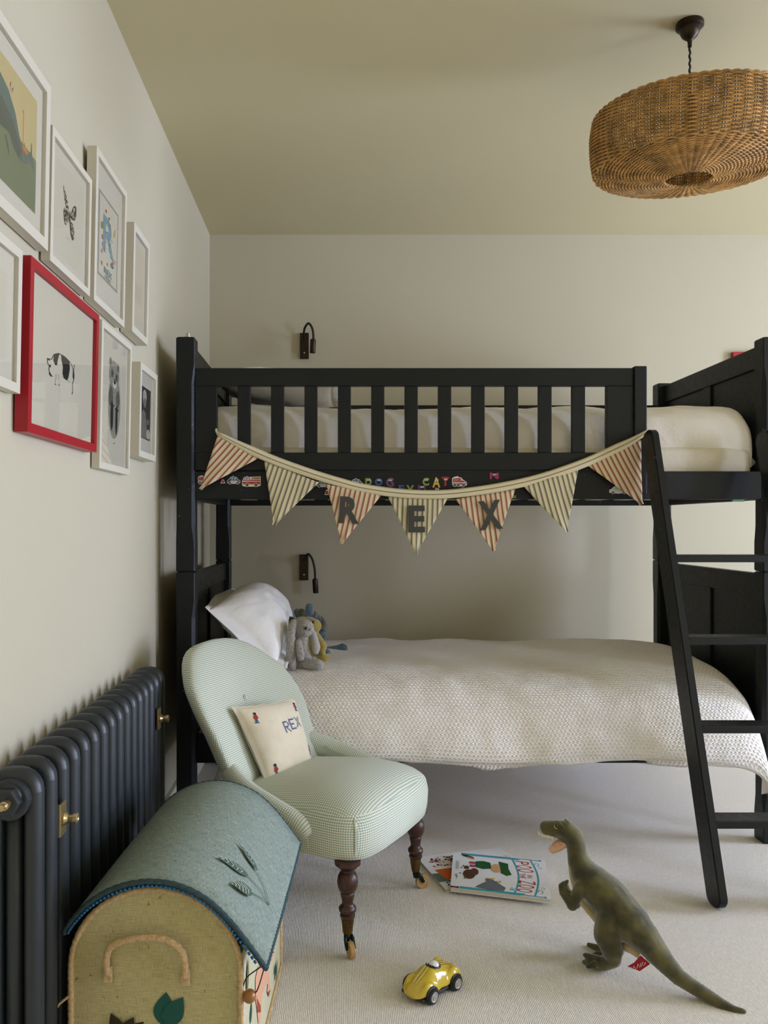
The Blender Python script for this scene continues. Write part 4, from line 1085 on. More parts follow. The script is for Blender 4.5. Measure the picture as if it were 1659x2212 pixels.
# legs
legp = [(.030, .246), (.034, .244), (.034, .234), (.028, .231), (.024, .224), (.0165, .219), (.0165, .214), (.021, .211), (.0255, .202), (.0275, .190), (.0265, .178), (.022, .166), (.017, .161), (.0185, .158), (.0175, .150), (.0155, .140), (.0145, .132), (.018, .127), (.0235, .121), (.0225, .113), (.0175, .109), (.0165, .106), (.020, .103), (.0195, .097), (.0165, .094)]
cupp = [(.0165, .094), (.0168, .090), (.0125, .058), (.0115, .054), (.001, .053)]
for (u, w, ang) in ((-.215, .012, -70), (.215, .012, 15), (-.165, -.42, 40), (.165, -.42, 120)):
    c = CH(u, w, 0); lg = M().lathe(legp, c, 28).build('leg', 'mahogany', chair, smooth=True, angle=50)
    M().lathe(cupp, c, 24).build('caster_cup', 'caster_brass', lg, smooth=True, angle=50)
    a = math.radians(ang); f = Vector((math.cos(a), math.sin(a), 0)); sd = Vector((-f.y, f.x, 0)); wc = c + f * .022 + Vector((0, 0, .0215))
    g = M()
    for s in (-1, 1):
        g.tube([c + Vector((0, 0, .050)) + sd * (.006 * s), c + f * .010 + Vector((0, 0, .043)) + sd * (.010 * s), wc + sd * (.0105 * s)], [.0085, .0075, .0055], 8, flat=(1, .6))
    g.lathe([(.008, .056), (.009, .046), (.006, .034), (.001, .033)], c, 12)
    g.build('caster_fork', 'caster_dark', lg, smooth=True)
    R = sd.to_track_quat('Z', 'Y').to_matrix()
    M().lathe([(.001, -.0075), (.008, -.0075), (.010, -.0055), (.016, -.0065), (.0205, -.006), (.0212, 0), (.0205, .006), (.016, .0065), (.010, .0055), (.008, .0075), (.001, .0075)], wc, 26, T=R).build('caster_wheel', 'caster_wheel', lg, smooth=True, angle=40)

# ------------------------------------------------------------------ REX cushion on the chair
cTL, cTR, cBR, cBL = P(500, 1527, 2.375), P(636, 1508, 2.535), P(676, 1650, 2.505), P(578, 1700, 2.325)
cush, csurf = pillow(cTL, cTR, cBR, cBL, .095, 'knitted_cushion', 'knit', wr=.006, seed=21, up=(.6, -.8, .4), uneven=.5, n=30, pin=.05, wscale=1.6,
                     label='small cream knitted cushion with soldiers and the name REX', cat='cushion')
def cfn(u, v, lift):
    p = csurf(u, 1 - v, 1); n = (csurf(min(u + .02, 1), 1 - v, 1) - csurf(max(u - .02, 0), 1 - v, 1)).cross(csurf(u, max(1 - v - .02, 0), 1) - csurf(u, min(1 - v + .02, 1), 1)).normalized()
    if n.dot(Vector((.6, -.8, .4))) < 0: n = -n
    return p + n * (.0012 + lift)
FONT = {'R': ['11110', '10001', '10001', '11110', '10100', '10010', '10001'], 'E': ['11111', '10000', '10000', '11110', '10000', '10000', '11111'], 'X': ['10001', '01010', '01010', '00100', '01010', '01010', '10001']}
g = Art(cfn)
for li, ch in enumerate('REX'):
    for r_, row in enumerate(FONT[ch]):
        for c_, bit in enumerate(row):
            if bit == '1':
                a, b = .52 + li * .118 + c_ * .0195, .655 - r_ * .022 + .018 * li; d = .0095
                for q in (1, -1): g.line([(a - d, b - d * q), (a + d, b + d * q)], .007, 'ink_cobalt')
                g.lift = .0001
g.done('embroidered_name', cush)['label'] = 'blue cross-stitched letters REX'
for (a, b, rot) in ((.17, .80, -.25), (.16, .13, .0), (.90, .86, -.3), (.94, .20, 0)):
    g = Art(cfn)
    def q(x, y, a=a, b=b, rot=rot): return (a + (x * math.cos(rot) - y * math.sin(rot)) * .95, b + x * math.sin(rot) + y * math.cos(rot))
    for pts, m in (([(-.016, .035), (.016, .035), (.020, .062), (.0, .075), (-.020, .062)], 'ink_navy'), ([(-.034, -.012), (-.018, .032), (.020, .032), (.036, -.008), (.018, -.012), (.014, -.022), (-.018, -.022)], 'ink_red'),
                   ([(-.016, -.022), (.014, -.022), (.020, -.066), (.006, -.066), (.0, -.035), (-.006, -.066), (-.020, -.066)], 'ink_cobalt'), ([(-.024, -.066), (-.004, -.066), (-.004, -.076), (-.03, -.076)], 'ink_navy'), ([(.004, -.066), (.024, -.066), (.034, -.074), (.004, -.076)], 'ink_navy')):
        g.shape([q(*p) for p in pts], m)
    g.done('soldier_motif', cush)

# ------------------------------------------------------------------ toy basket
BA = math.radians(-3.6)                                # turned a little
BO = Vector((-.336, 1.495, 0)); bx_ = Vector((math.cos(BA), math.sin(BA), 0)); by_ = Vector((-math.sin(BA), math.cos(BA), 0))
def BK(x, y, z): return BO + bx_ * x + by_ * y + Vector((0, 0, z))
BW, BL, BZ, BR = .160, .545, .285, .150
bas = thing('toy_basket', 'raffia toy basket with arched blue lid in front of the chair', 'basket', tuple(BK(0, BL / 2, 0)))
def outline(ins=0.0, n=28):
    pts = [(BW - ins, ins)]
    pts += [((BW - ins) * math.cos(PI * k / n), BZ + (BR - ins) * math.sin(PI * k / n)) for k in range(n + 1)]
    return pts + [(-BW + ins, ins)]
ol = outline()
M().prism([BK(x, 0, z) for x, z in ol], by_ * .012).build('front_panel', 'raffia_natural', bas, boxuv=True)
M().prism([BK(x, BL - .012, z) for x, z in ol], by_ * .012).build('back_panel', 'raffia_natural', bas, boxuv=True)
for s in (-1, 1): M().box((s * (BW - .006) - .006, .012, .001), (s * (BW - .006) + .006, BL - .012, BZ + .03), .002, T=Matrix.Translation(BO) @ Matrix.Rotation(BA, 4, 'Z')).build('side_panel', 'raffia_side', bas, boxuv=True)
M().box((-BW + .012, .012, .001), (BW - .012, BL - .012, .012), T=Matrix.Translation(BO) @ Matrix.Rotation(BA, 4, 'Z')).build('base', 'raffia_side', bas, boxuv=True)
def rope(pts, r, name, parent, m='rope', twist=900):
    pts = [Vector(p) for p in pts]; L = 0; dense = []
    for a, b in zip(pts, pts[1:]):
        k = max(1, int((b - a).length / .004)); dense += [a.lerp(b, i / k) for i in range(k)]
    dense.append(pts[-1]); rr = [r * (1 + .10 * math.sin(i * 1.9)) for i in range(len(dense))]
    return M().tube(dense, rr, 8).build(name, m, parent, smooth=True)
rope([BK(x, -.002, max(z, .006)) for x, z in ol], .0058, 'rope_trim', bas)
rope([BK(x, BL, max(z, .006)) for x, z in ol], .0052, 'rope_trim', bas)
rope([BK(BW + .002, .005, .006), BK(BW + .002, BL, .006)], .0042, 'rope_trim', bas)
rope([BK(BW, .016, BZ), BK(BW, .016, .01)], .0035, 'stitched_edge', bas, 'thread_white')
# small loose ends
M().tube([BK(-BW, -.004, .235), BK(-BW - .018, -.012, .222), BK(-BW - .022, -.014, .214)], [.003, .0024, .001], 6).build('rope_end', 'rope', bas)
# handle
hp = [BK(x, y, z) for x, y, z in ((-.088, -.008, .278), (-.088, -.014, .312), (-.074, -.018, .338), (-.035, -.020, .352), (.0, -.020, .355), (.03, -.020, .350), (.052, -.018, .332), (.058, -.014, .310), (.058, -.008, .276))]
rope(spline(hp, 6), .0066, 'handle', bas)
for x in (-.088, .058): M().box((x - .008, -.011, .262), (x + .008, -.002, .292), .002, T=Matrix.Translation(BO) @ Matrix.Rotation(BA, 4, 'Z')).build('handle_end', 'rope', bas)
# lid: bent sheet overhanging on the right
lp = spline([(-.166, 0, .352), (-.150, 0, .376), (-.118, 0, .409), (-.070, 0, .437), (-.015, 0, .450), (.040, 0, .446), (.092, 0, .424), (.134, 0, .388), (.168, 0, .348), (.204, 0, .300)], 4)
LY0, LY1 = -.014, BL + .014
g = M(); n = len(lp); vs, fs, uv = [], [], []; acc = [0.0]
for a, b in zip(lp, lp[1:]): acc.append(acc[-1] + (b - a).length)
NYL = 10
for j in range(NYL + 1):
    y = lerp(LY0, LY1, j / NYL)
    for p in lp: vs.append(BK(p.x, y, p.z + .003 * math.sin(PI * j / NYL)))
for j in range(NYL):
    for i in range(n - 1):
        q = (j * n + i, j * n + i + 1, (j + 1) * n + i + 1, (j + 1) * n + i); fs.append(q)
        uv.append([(acc[i], j * .057), (acc[i + 1], j * .057), (acc[i + 1], (j + 1) * .057), (acc[i], (j + 1) * .057)])
lid = g.add(vs, fs, 0, uv).build('lid', 'raffia_blue', bas, smooth=True); so = lid.modifiers.new('s', 'SOLIDIFY'); so.thickness = .008; so.offset = 1
def lidp(i, y, up=.006):
    k = min(int(i), n - 2); f = i - k; p = lp[k].lerp(lp[k + 1], f); t = (lp[k + 1] - lp[k]).normalized(); nr = Vector((-t.z, 0, t.x))
    q = p + nr * up; return BK(q.x, y, q.z)
edge = [lidp(i, LY0, .004) for i in range(n - 1)] + [lidp(n - 1.001, LY0, .004)]
rope(edge, .0055, 'binding', lid, 'lid_binding')
rope([lidp(i, LY1, .004) for i in range(n - 1)] + [lidp(n - 1.001, LY1, .004)], .0055, 'binding', lid, 'lid_binding')
rope([lidp(n - 1.001, LY0, .004), lidp(n - 1.001, (LY0 + LY1) / 2, .006), lidp(n - 1.001, LY1, .004)], .0055, 'binding', lid, 'lid_binding')
g = M()
for k in range(56):
    i0 = 1 + (n - 3) * k / 56; a, b = lidp(i0, LY0 - .004, -.003), lidp(i0 + (n - 3) / 56 * .6, LY0 - .004, -.003)
    g.tube([a, b], .0026, 6)
tag(g.build('stitching', 'stitch_blue', lid, smooth=True), 'bright blue stitching under the lid edge', kind='stuff')
# leaves on the lid (a: across index, b: along)
def lf(u, v, lift): return lidp((n - 1.01) * u, lerp(LY0, LY1, v), .0125 + lift)
LEAFN = [0]
def leaf(fn, p0, p1, w, m, vein=None, parent=None, name='leaf', asp=1.0):
    LEAFN[0] += 1; g = Art(fn, .0002); g.lift = .0002 + .0011 * (LEAFN[0] % 4); (a0, b0), (a1, b1) = p0, p1; da, db = a1 - a0, b1 - b0; L = math.hypot(da, db * asp); na, nb = -db * asp / L, da / L / asp
    pts = []
    for k in range(9): t = k / 8; q = w * math.sin(PI * t ** .8) ; pts.append((a0 + da * t + na * q, b0 + db * t + nb * q))
    for k in range(7, 0, -1): t = k / 8; q = -w * math.sin(PI * t ** .8); pts.append((a0 + da * t + na * q, b0 + db * t + nb * q))
    g.shape(pts, m)
    if vein:
        g.line([(a0, b0), (a1, b1)], w * .09, vein)
        for k in range(1, 6):
            t = k / 7 + .1
            for s in (-1, 1):
                q = s * w * .8 * math.sin(PI * t ** .8); t2 = min(t + .10, 1); g.line([(a0 + da * t, b0 + db * t), (a0 + da * t2 + na * q, b0 + db * t2 + nb * q)], w * .08, vein)
    return g.done(name, parent)
_grid = []
for iu in range(50, 101):
    for iv in range(0, 101):
        q = lf(iu / 100, iv / 100, 0); _grid.append((iu / 100, iv / 100, CX + F * q.x / q.y, CY + F * (H - q.z) / q.y))
def lid_at(px, py):
    return min(_grid, key=lambda t: (t[2] - px) ** 2 + (t[3] - py) ** 2)[:2]
def side_at(px, py):
    d = Vector(((px - CX) / F, 1, -(py - CY) / F)); o = Vector((0, 0, H)); p0 = BK(BW + .0012, 0, 0)
    w = o + d * ((p0 - o).dot(bx_) / d.dot(bx_)); return ((w - BO).dot(by_), w.z)
L1, L2, L3, LB = (lid_at(540, 1894), lid_at(468, 1854)), (lid_at(556, 1885), lid_at(515, 1824)), (lid_at(546, 1930), lid_at(499, 1911)), lid_at(582, 1956)
leaf(lf, L1[0], L1[1], .030, 'felt_leafgrey', 'thread_white', lid, asp=1.3)
leaf(lf, L2[0], L2[1], .022, 'felt_leafgrey', 'thread_white', lid, asp=1.3)
leaf(lf, L3[0], L3[1], .034, 'felt_leafgrey', 'thread_white', lid, asp=1.3)
g = Art(lf, .0001)
for p0 in (L1[0], L2[0], L3[0]): g.line([p0, ((p0[0] + LB[0]) / 2 + .008, (p0[1] + LB[1]) / 2 + .015), LB], .004, 'felt_leafgrey')
g.done('leaf_stems', lid)
# front panel appliques
def ff(u, v, lift): return BK(u, -.0012 - lift, v)
def front_at(px, py):
    dr = Vector(((px - CX) / F, 1, -(py - CY) / F)); o = Vector((0, 0, H)); p0 = BK(0, -.0012, 0)
    w = o + dr * ((p0 - o).dot(by_) / dr.dot(by_)); return ((w - BO).dot(bx_), w.z)
for b0, t0, w_, m_ in (((352, 2216), (359, 2143), .021, 'felt_teal'), ((358, 2216), (396, 2153), .019, 'felt_teal'), ((262, 2240), (240, 2187), .013, 'felt_dark'), ((266, 2240), (290, 2195), .013, 'felt_dark'), ((270, 2244), (311, 2207), .011, 'felt_dark')):
    leaf(ff, front_at(*b0), front_at(*t0), w_, m_, None, bas)
# right side: peach animal shape, leaves, bead fastener
def sf(u, v, lift): return BK(BW + .0012 + lift, u, v)
g = Art(sf, .0004)
Z8 = lambda *pts: [side_at(x / 6.664 + 500, y / 6.664 + 1880) for x, y in pts]
g.shape(Z8((540, 860), (555, 940), (590, 1070), (602, 1180), (585, 1300), (540, 1340), (525, 1420), (550, 1560), (555, 1720), (530, 1820), (512, 1760), (520, 1640), (490, 1640), (440, 1800), (430, 2010), (410, 2200), (385, 2200), (370, 2040), (345, 1840), (345, 1560), (380, 1400), (440, 1330), (480, 1150), (505, 960)), 'felt_peach')
g.shape(Z8((360, 1830), (415, 1950), (420, 2040), (370, 2050)), 'felt_brown'); g.shape(Z8((512, 1760), (555, 1720), (530, 1820)), 'felt_brown'); g.shape(Z8((590, 1170), (602, 1170), (602, 1190), (590, 1190)), 'felt_dark')
for q in (((580, 1000), (575, 1080)), ((592, 990), (590, 1090)), ((604, 1000), (606, 1080))): g.line(Z8(*q), .004, 'thread_white')
g.done('animal_motif', bas)
for base_, tip_, w_, m_ in (((220, 1780), (235, 1240), .012, 'felt_moss'), ((625, 1610), (648, 1250), .012, 'felt_teal'), ((620, 1500), (618, 1340), .008, 'felt_teal'), ((275, 2212), (290, 1880), .012, 'felt_teal')):
    leaf(sf, Z8(base_)[0], Z8(tip_)[0], w_, m_, None, bas)
bc = BK(BW + .016, -.004, .245)
bead = M().ball(bc, .0125, 18, 12).build('bead', 'bead_wood', bas, smooth=True)
tipL = lidp(n - 1.001, LY0, 0)
M().tube(spline([tipL + Vector((-.004, 0, .006)), BK(BW + .012, -.004, .280), BK(BW + .004, -.005, .262)], 5), .0012, 5).tube(spline([bc, bc + Vector((.014, 0, .010)), tipL], 4), .0012, 5).build('elastic_loop', 'flex_black', bas)

# ------------------------------------------------------------------ books on the carpet
def book(name, label, A, B_, C, D, z0, th, art, pages=True):
    """A near-left, B near-right, C far-right, D far-left (x,y)"""
    ctr = (Vector(A) + Vector(C)) / 2; t = thing(name, label, 'book', (ctr.x, ctr.y, z0))
    q = [Vector((*p, z0)) for p in (A, B_, C, D)]
    cov = .0012
    M().prism(q, (0, 0, cov)).build('back_cover', 'ink_pagewhite', t); M().prism([p + Vector((0, 0, th - cov)) for p in q], (0, 0, cov)).build('front_cover', 'ink_pagewhite', t)
    ins = [p.lerp(Vector((ctr.x, ctr.y, z0)), .012) + Vector((0, 0, cov)) for p in q]
    M().prism(ins, (0, 0, th - 2 * cov)).build('pages', 'page_edge', t)
    def fn(u, v, lift): return q[3].lerp(q[0], u).lerp(q[2].lerp(q[1], u), v) + Vector((0, 0, th + lift))   # u: far->near (reading direction), v: left->right (up the cover)
    g = Art(fn, .00003); art(g); g.done('cover_print', t); return t
f2 = lambda px, py, z: tuple(PF(px, py, z).xy)
def art_under(g):
    # cover seen mostly hidden: orange block, dark green patch, small dark doodles
    g.shape([(.55, .0), (.80, .0), (.80, .12), (.55, .12)], 'ink_whale'); g.shape([(.45, .06), (.76, .10), (.80, .6), (.45, .6)], 'ink_rust')
    r = random.Random(5)
    for k in range(46): g.ell(.10 + .27 * r.random(), .05 + .35 * r.random(), .014 + .016 * r.random(), .012, r.choice(['ink_peach', 'ink_red', 'ink_brown', 'ink_black', 'ink_pink']), 7)
    for k in range(40): g.ell(.82 + .12 * r.random(), .06 + .34 * r.random(), .012, .012, r.choice(['ink_darkgreen', 'ink_brown', 'ink_black', 'ink_whale']), 7)
    g.text('oo', .3, .90, .10, .05, 'ink_peach')
book('picture_book', 'white picture book with orange block, lower of the two on the carpet', f2(962, 1928, 0), f2(1166, 1896, 0), f2(1080, 1836, 0), f2(900, 1857, 0), .0, .0095, art_under)
def art_top(g):
    g.shape([(0, .09), (.06, .09), (.06, .74), (0.0, .68)], 'ink_teal'); g.shape([(.94, .09), (1.0, .09), (1.0, .70), (.94, .76)], 'ink_teal')
    g.shape([(.955, .0), (1.0, .0), (1.0, .085), (.955, .085)], 'ink_black'); g.shape([(.965, .02), (.99, .02), (.99, .06), (.965, .06)], 'ink_red')
    for b, bow in ((.645, .055), (.845, .055)):
        g.line([(.03 + .94 * k / 16, b + bow * math.sin(PI * k / 16)) for k in range(17)], .020, 'ink_teal')
    for a in (.02, .98): g.line([(a, .62), (a, .93)], .022, 'ink_teal'); g.ell(a, .945, .022, .016, 'ink_teal', 10)
    for a in (.14, .86):
        g.line([(a + .045 * math.cos(t * .5), .905 + .022 * math.sin(t * .5)) for t in range(11)], .008, 'ink_teal'); g.line([(a + (.09 if a < .5 else -.09) + .022 * math.cos(t * .5), .935 + .013 * math.sin(t * .5)) for t in range(11)], .006, 'ink_teal')
    mR = 'ink_red'
    for ch, a, w, b, h in (('P', .09, .085, .675, .150), ('O', .195, .085, .690, .160), ('O', .300, .085, .700, .165), ('Z', .615, .085, .700, .165), ('O', .720, .085, .690, .160), ('O', .825, .085, .675, .150)):
        g.text(ch, a, b, w, h, mR, -.004)
    g.text('IN', .455, .790, .07, .055, mR); g.text('THE', .430, .715, .125, .055, mR)
    # loose stand-in shapes for the illustration
    g.ell(.60, .185, .13, .065, 'ink_brown', 14); g.ell(.52, .24, .10, .045, 'ink_brown', 12); g.ell(.42, .155, .05, .03, 'ink_brown', 10)
    for a, b in ((.44, .10), (.60, .09), (.72, .14), (.38, .12), (.70, .06), (.66, .05)): g.ell(a, b, .014, .010, 'ink_black', 7)
    g.shape([(.22, .25), (.38, .25), (.42, .33), (.38, .42), (.22, .41), (.19, .33)], 'ink_darkgreen'); g.ell(.36, .47, .12, .055, 'ink_peach', 14); g.shape([(.16, .50), (.48, .52), (.54, .58), (.50, .63), (.34, .60), (.20, .60)], 'ink_darkgreen')
    g.shape([(.24, .185), (.30, .185), (.30, .245), (.24, .245)], 'ink_magenta'); g.shape([(.33, .190), (.39, .190), (.39, .250), (.33, .250)], 'ink_magenta')
    g.shape([(.92, .25), (.84, .30), (.76, .36), (.66, .36), (.70, .44), (.78, .50), (.86, .56), (.94, .54), (.95, .40)], 'ink_steel'); g.shape([(.66, .38), (.64, .46), (.69, .43)], 'ink_yellow'); g.shape([(.72, .46), (.69, .52), (.75, .51)], 'ink_yellow')
    g.shape([(.04, .09), (.10, .12), (.13, .20), (.16, .24), (.10, .22), (.06, .16)], 'ink_black'); g.shape([(.10, .16), (.14, .22), (.18, .23), (.14, .17)], 'ink_yellow'); g.shape([(.88, .60), (.82, .62), (.86, .66), (.92, .66)], 'ink_cyan')
    for k in range(3): g.line([(.26 , .045 + .012 * k), (.50, .045 + .012 * k)], .005, 'ink_mid')
    g.line([(.62, .055), (.78, .055)], .006, 'ink_mid')
book('picture_book', 'picture book with red title POO IN THE ZOO, lying on another book', f2(973, 1917, .022), f2(1191, 1943, .022), f2(1177, 1860, .022), f2(979, 1841, .022), .0096, .013, art_top)

# ------------------------------------------------------------------ plush dinosaur
def dy(px):
    return interp([(1160, 2.13), (1230, 2.105), (1300, 2.045), (1400, 1.955), (1480, 1.90), (1612, 1.832)], px)
def DP(px, py, off=0.0): return P(px, py, dy(px) + off)
def rp(r, px): return r * dy(px) / F
dino = thing('plush_dinosaur', 'olive green plush dinosaur standing on the carpet at the right', 'toy', (.67, 2.02, 0))
chain = [(1607, 2185, 6), (1585, 2181, 9), (1559, 2170, 13), (1528, 2151, 15), (1495, 2130, 16), (1464, 2109, 18), (1440, 2083, 22), (1416, 2055, 27), (1392, 2024, 33), (1364, 1996, 42), (1334, 1966, 46), (1308, 1933, 44), (1284, 1908, 38), (1264, 1886, 31), (1251, 1862, 24), (1246, 1840, 21), (1244, 1820, 20), (1237, 1804, 21), (1224, 1793, 21)]
caps = []
for (a, b, r), (c, d, q) in zip(chain, chain[1:]): caps.append((DP(a, b), rp(r, a), DP(c, d), rp(q, c)))
zt = DP(1607, 2185).z
caps += [(DP(1224, 1793), rp(21, 1224), DP(1204, 1789), rp(17, 1204)), (DP(1204, 1789), rp(17, 1204), DP(1180, 1787), rp(14.5, 1180)), (DP(1216, 1806), rp(13, 1216), DP(1230, 1818), rp(13, 1230)), (DP(1180, 1790), rp(13, 1180), DP(1198, 1795), rp(14, 1198))]
# near leg (towards the camera) and far leg
def leg(off, dx=0, dyy=0):
    q = lambda x, y, o=0: DP(x + dx, y + dyy, off + o)
    c = [(q(1318, 1985), rp(30, 1318), q(1312, 2020), rp(29, 1312)), (q(1312, 2020), rp(28, 1312), q(1322, 2052), rp(23, 1322)), (q(1322, 2052), rp(23, 1322), q(1325, 2072), rp(17, 1325)), (q(1325, 2072), rp(17, 1325), q(1306, 2082), rp(14, 1306)),
         (q(1306, 2082), rp(14, 1306), q(1278, 2083), rp(11, 1278)), (q(1278, 2083), rp(10, 1278), q(1262, 2079), rp(6, 1262)), (q(1290, 2072), rp(9, 1290), q(1264, 2063), rp(5.5, 1264)), (q(1284, 2084, -.02), rp(8, 1284), q(1270, 2088, -.03), rp(5, 1270))]
    return c
caps += leg(-.035) + leg(.055, 8, -22)
# arms
def arm(off, dx=0, dyy=0):
    q = lambda x, y: DP(x + dx, y + dyy, off)
    return [(q(1254, 1915), rp(13, 1254), q(1236, 1955), rp(12, 1236)), (q(1236, 1955), rp(11, 1236), q(1216, 1928), rp(8.5, 1216)), (q(1216, 1928), rp(8.5, 1216), q(1213, 1914), rp(7, 1213)), (q(1213, 1914), rp(5, 1213), q(1218, 1907), rp(4.5, 1218))]
caps += arm(-.045) + arm(.05, 8, -4)
body = blob('body', caps, .0032, 'dino_plush', dino, 5)
# cream belly strip
bel = [(1236, 1832), (1234, 1850), (1236, 1872), (1240, 1900), (1254, 1940), (1273, 1966), (1290, 1986)]
M().tube(spline([DP(a, b, .012) for a, b in bel], 5), rp(8.5, 1250), 8).build('belly', 'dino_cream', dino, smooth=True)
M().tube(spline([DP(a, b, .006) for a, b in ((1349, 2042), (1365, 2050), (1382, 2064))], 5), [rp(r, 1360) for r in (10, 11, 11, 11, 11, 10, 10, 9, 9, 8, 7)], 10).build('belly', 'dino_cream', dino, smooth=True)
# open lower jaw, teeth, eye, crest
jw = DP(1204, 1829)
R = Matrix.Rotation(math.radians(-18), 3, 'Y')
jaw = blob('lower_jaw', [(DP(1222, 1818), rp(11, 1222), DP(1204, 1828), rp(12, 1204)), (DP(1204, 1828), rp(12, 1204), DP(1194, 1835), rp(9, 1194))], .003, 'dino_pink', dino, 3)
M().ball(DP(1206, 1822, -.008), (rp(13, 1204), rp(10, 1204), rp(5, 1204)), 14, 8, T=R).build('tongue', 'felt_peach', jaw, smooth=True)
g = M()
for k in range(9):
    x = 1164 + k * 3.8; y = interp([(1160, 1799), (1175, 1806), (1200, 1811)], x); c = DP(x, y, -.010)
    g.lathe([(rp(2.4, 1170), .004), (rp(2.0, 1170), 0), (.0002, -.006)], c, 6)
g.build('teeth', 'tooth_felt', dino)
M().tube(spline([DP(a, b, -.009) for a, b in ((1161, 1796), (1170, 1804), (1184, 1808), (1196, 1811))], 4), rp(2.2, 1180), 6).build('lip', 'tooth_felt', dino, smooth=True)
ey = M().ball(DP(1202, 1785, -.0195), (.0042, .0035, .0046), 12, 8).build('eye', 'eye_black', dino, smooth=True)
M().tube([DP(1202, 1785, -.0215) + Vector((.0052 * math.cos(a), 0, .0055 * math.sin(a))) for a in [math.radians(150 + 18 * k) for k in range(9)]], .0011, 6).build('eye_ring', 'eye_yellow', ey, smooth=True)
M().tube(spline([DP(a, b, -.0195) for a, b in ((1199, 1776), (1206, 1775), (1213, 1781), (1222, 1792))], 4), [.0028 - .00012 * k for k in range(13)], 7).build('brow', 'dino_plush', dino, smooth=True)
for o_ in (-.016, .016): M().ball(DP(1226, 1774, o_), (.010, .004, .003), 10, 6, T=Matrix.Rotation(math.radians(35), 3, 'Y')).build('head_ridge', 'dino_plush', dino, smooth=True)
# red woven label under the tail
tg = [DP(1384, 2064, -.012), DP(1405, 2082, -.014), DP(1382, 2098, -.028), DP(1356, 2088, -.030), DP(1370, 2080, -.024)]
to = M().prism(tg, (0, .0012, 0)).build('fabric_tag', 'tag_red', dino)
g = M()
for st in (((1362, 2089), (1367, 2093), (1369, 2087), (1374, 2094)), ((1376, 2092), (1378, 2082), (1382, 2090), (1384, 2080)), ((1385, 2088), (1389, 2078)), ((1390, 2086), (1395, 2079))):
    g.tube([DP(a, b, -.031) for a, b in st], .0007, 5)
g.build('tag_lettering', 'white_print', to)

# ------------------------------------------------------------------ toy car
fw_, sd_ = Vector((-.748, -.663, 0)), Vector((.663, -.748, 0))
CO = Vector((.2285, 1.925, 0))
def CR(x, y, z): return CO + fw_ * x + sd_ * y + Vector((0, 0, z))
car = thing('toy_car', 'glossy yellow toy racing car with twin cream stripes on the carpet', 'toy car', tuple(CO))
def car_top(x, y):
    """height of the shell over the plan"""
    sp = interp([(-.080, .026), (-.060, .042), (-.03, .050), (-.005, .056), (.018, .060), (.045, .046), (.068, .033), (.083, .022)], x)
    wy = abs(y) / .040
    z = sp * math.sqrt(max(0, 1 - min(wy, 1) ** 2.6)) if wy < 1 else 0
    for cx, hgt in ((-.043, .053), (.044, .046)):
        d = ((x - cx) / .030) ** 2 + ((abs(y) - .030) / .017) ** 2
        if d < 1: z = max(z, .016 + (hgt - .016) * math.sqrt(1 - d))
    return z
def car_hw(x): return interp([(-.082, .016), (-.074, .030), (-.05, .041), (-.02, .036), (.005, .034), (.03, .038), (.052, .040), (.070, .032), (.080, .020), (.085, .008)], x)
rings = []
NXc = 44
for i in range(NXc + 1):
    x = lerp(-.0815, .0845, i / NXc); hw_ = car_hw(x); ring = []; zb = .013
    for k in range(41):
        th = PI * k / 40; y = hw_ * math.copysign(abs(math.cos(th)) ** .55, math.cos(th))
        zt = car_top(x, y * .985); s = math.sin(th) ** .6
        ring.append(CR(x, y, zb + max(0, zt - zb) * s + .003 * s))
    rings.append(ring)
sh = M().loft(rings).build('body_shell', 'car_yellow', car, smooth=True)
sh.modifiers.new('s', 'SMOOTH').iterations = 9
M().box((-.068, -.034, .008), (.074, .034, .018), .006, T=Matrix(((fw_.x, sd_.x, 0, CO.x), (fw_.y, sd_.y, 0, CO.y), (0, 0, 1, 0), (0, 0, 0, 1)))).build('chassis', 'car_black', car)
RW = sd_.to_track_quat('Z', 'Y').to_matrix()
for x in (-.041, .043):
    for s in (-1, 1):
        c = CR(x, s * .0365, .0175); w0 = Matrix.Rotation(0, 3, 'Z'); R = RW if s > 0 else (-sd_).to_track_quat('Z', 'Y').to_matrix()
        M().lathe([(.001, -.010), (.0195, -.010), (.0205, -.006), (.0205, .0035), (.019, .0045), (.001, .004)], CR(x, s * .0345, .0185), 28, T=R).build('wheel_arch', 'car_black', car, smooth=True, angle=40)
        w = M().lathe([(.001, -.006), (.016, -.006), (.0175, -.003), (.0175, .004), (.016, .0068), (.0125, .0072), (.001, .006)], c, 30, T=R).build('wheel', 'car_black', car, smooth=True, angle=40)
        M().lathe([(.0118, .0068), (.0118, .0082), (.010, .0084), (.009, .0074), (.0055, .0076), (.005, .0092), (.001, .0095)], c, 26, T=R).build('hubcap', 'car_silver', w, smooth=True, angle=40)
def on(x, y, up=.0012): return CR(x, y, car_top(x, y) + .003 + up)
for x0, x1, n_ in ((.020, .062, 12), (-.066, -.022, 10)):
    for s in (-1, 1):
        g = M(); vs = []
        for k in range(n_ + 1): x = lerp(x0, x1, k / n_); vs += [on(x, s * .0042 - .0022), on(x, s * .0042 + .0022)]
        g.add(vs, [(2 * k, 2 * k + 1, 2 * k + 3, 2 * k + 2) for k in range(n_)]); g.build('stripe', 'car_stripe', sh, smooth=True)
ck = M().ball(CR(-.002, 0, .052), (.021, .017, .012), 22, 10, T=Matrix(((fw_.x, sd_.x, 0), (fw_.y, sd_.y, 0), (0, 0, 1)))).build('cockpit', 'car_black', car, smooth=True)
M().ball(CR(-.003, 0, .053), (.0150, .0145, .0150), 20, 12).build('driver_head', 'car_white', ck, smooth=True)
g = M(); pts = []
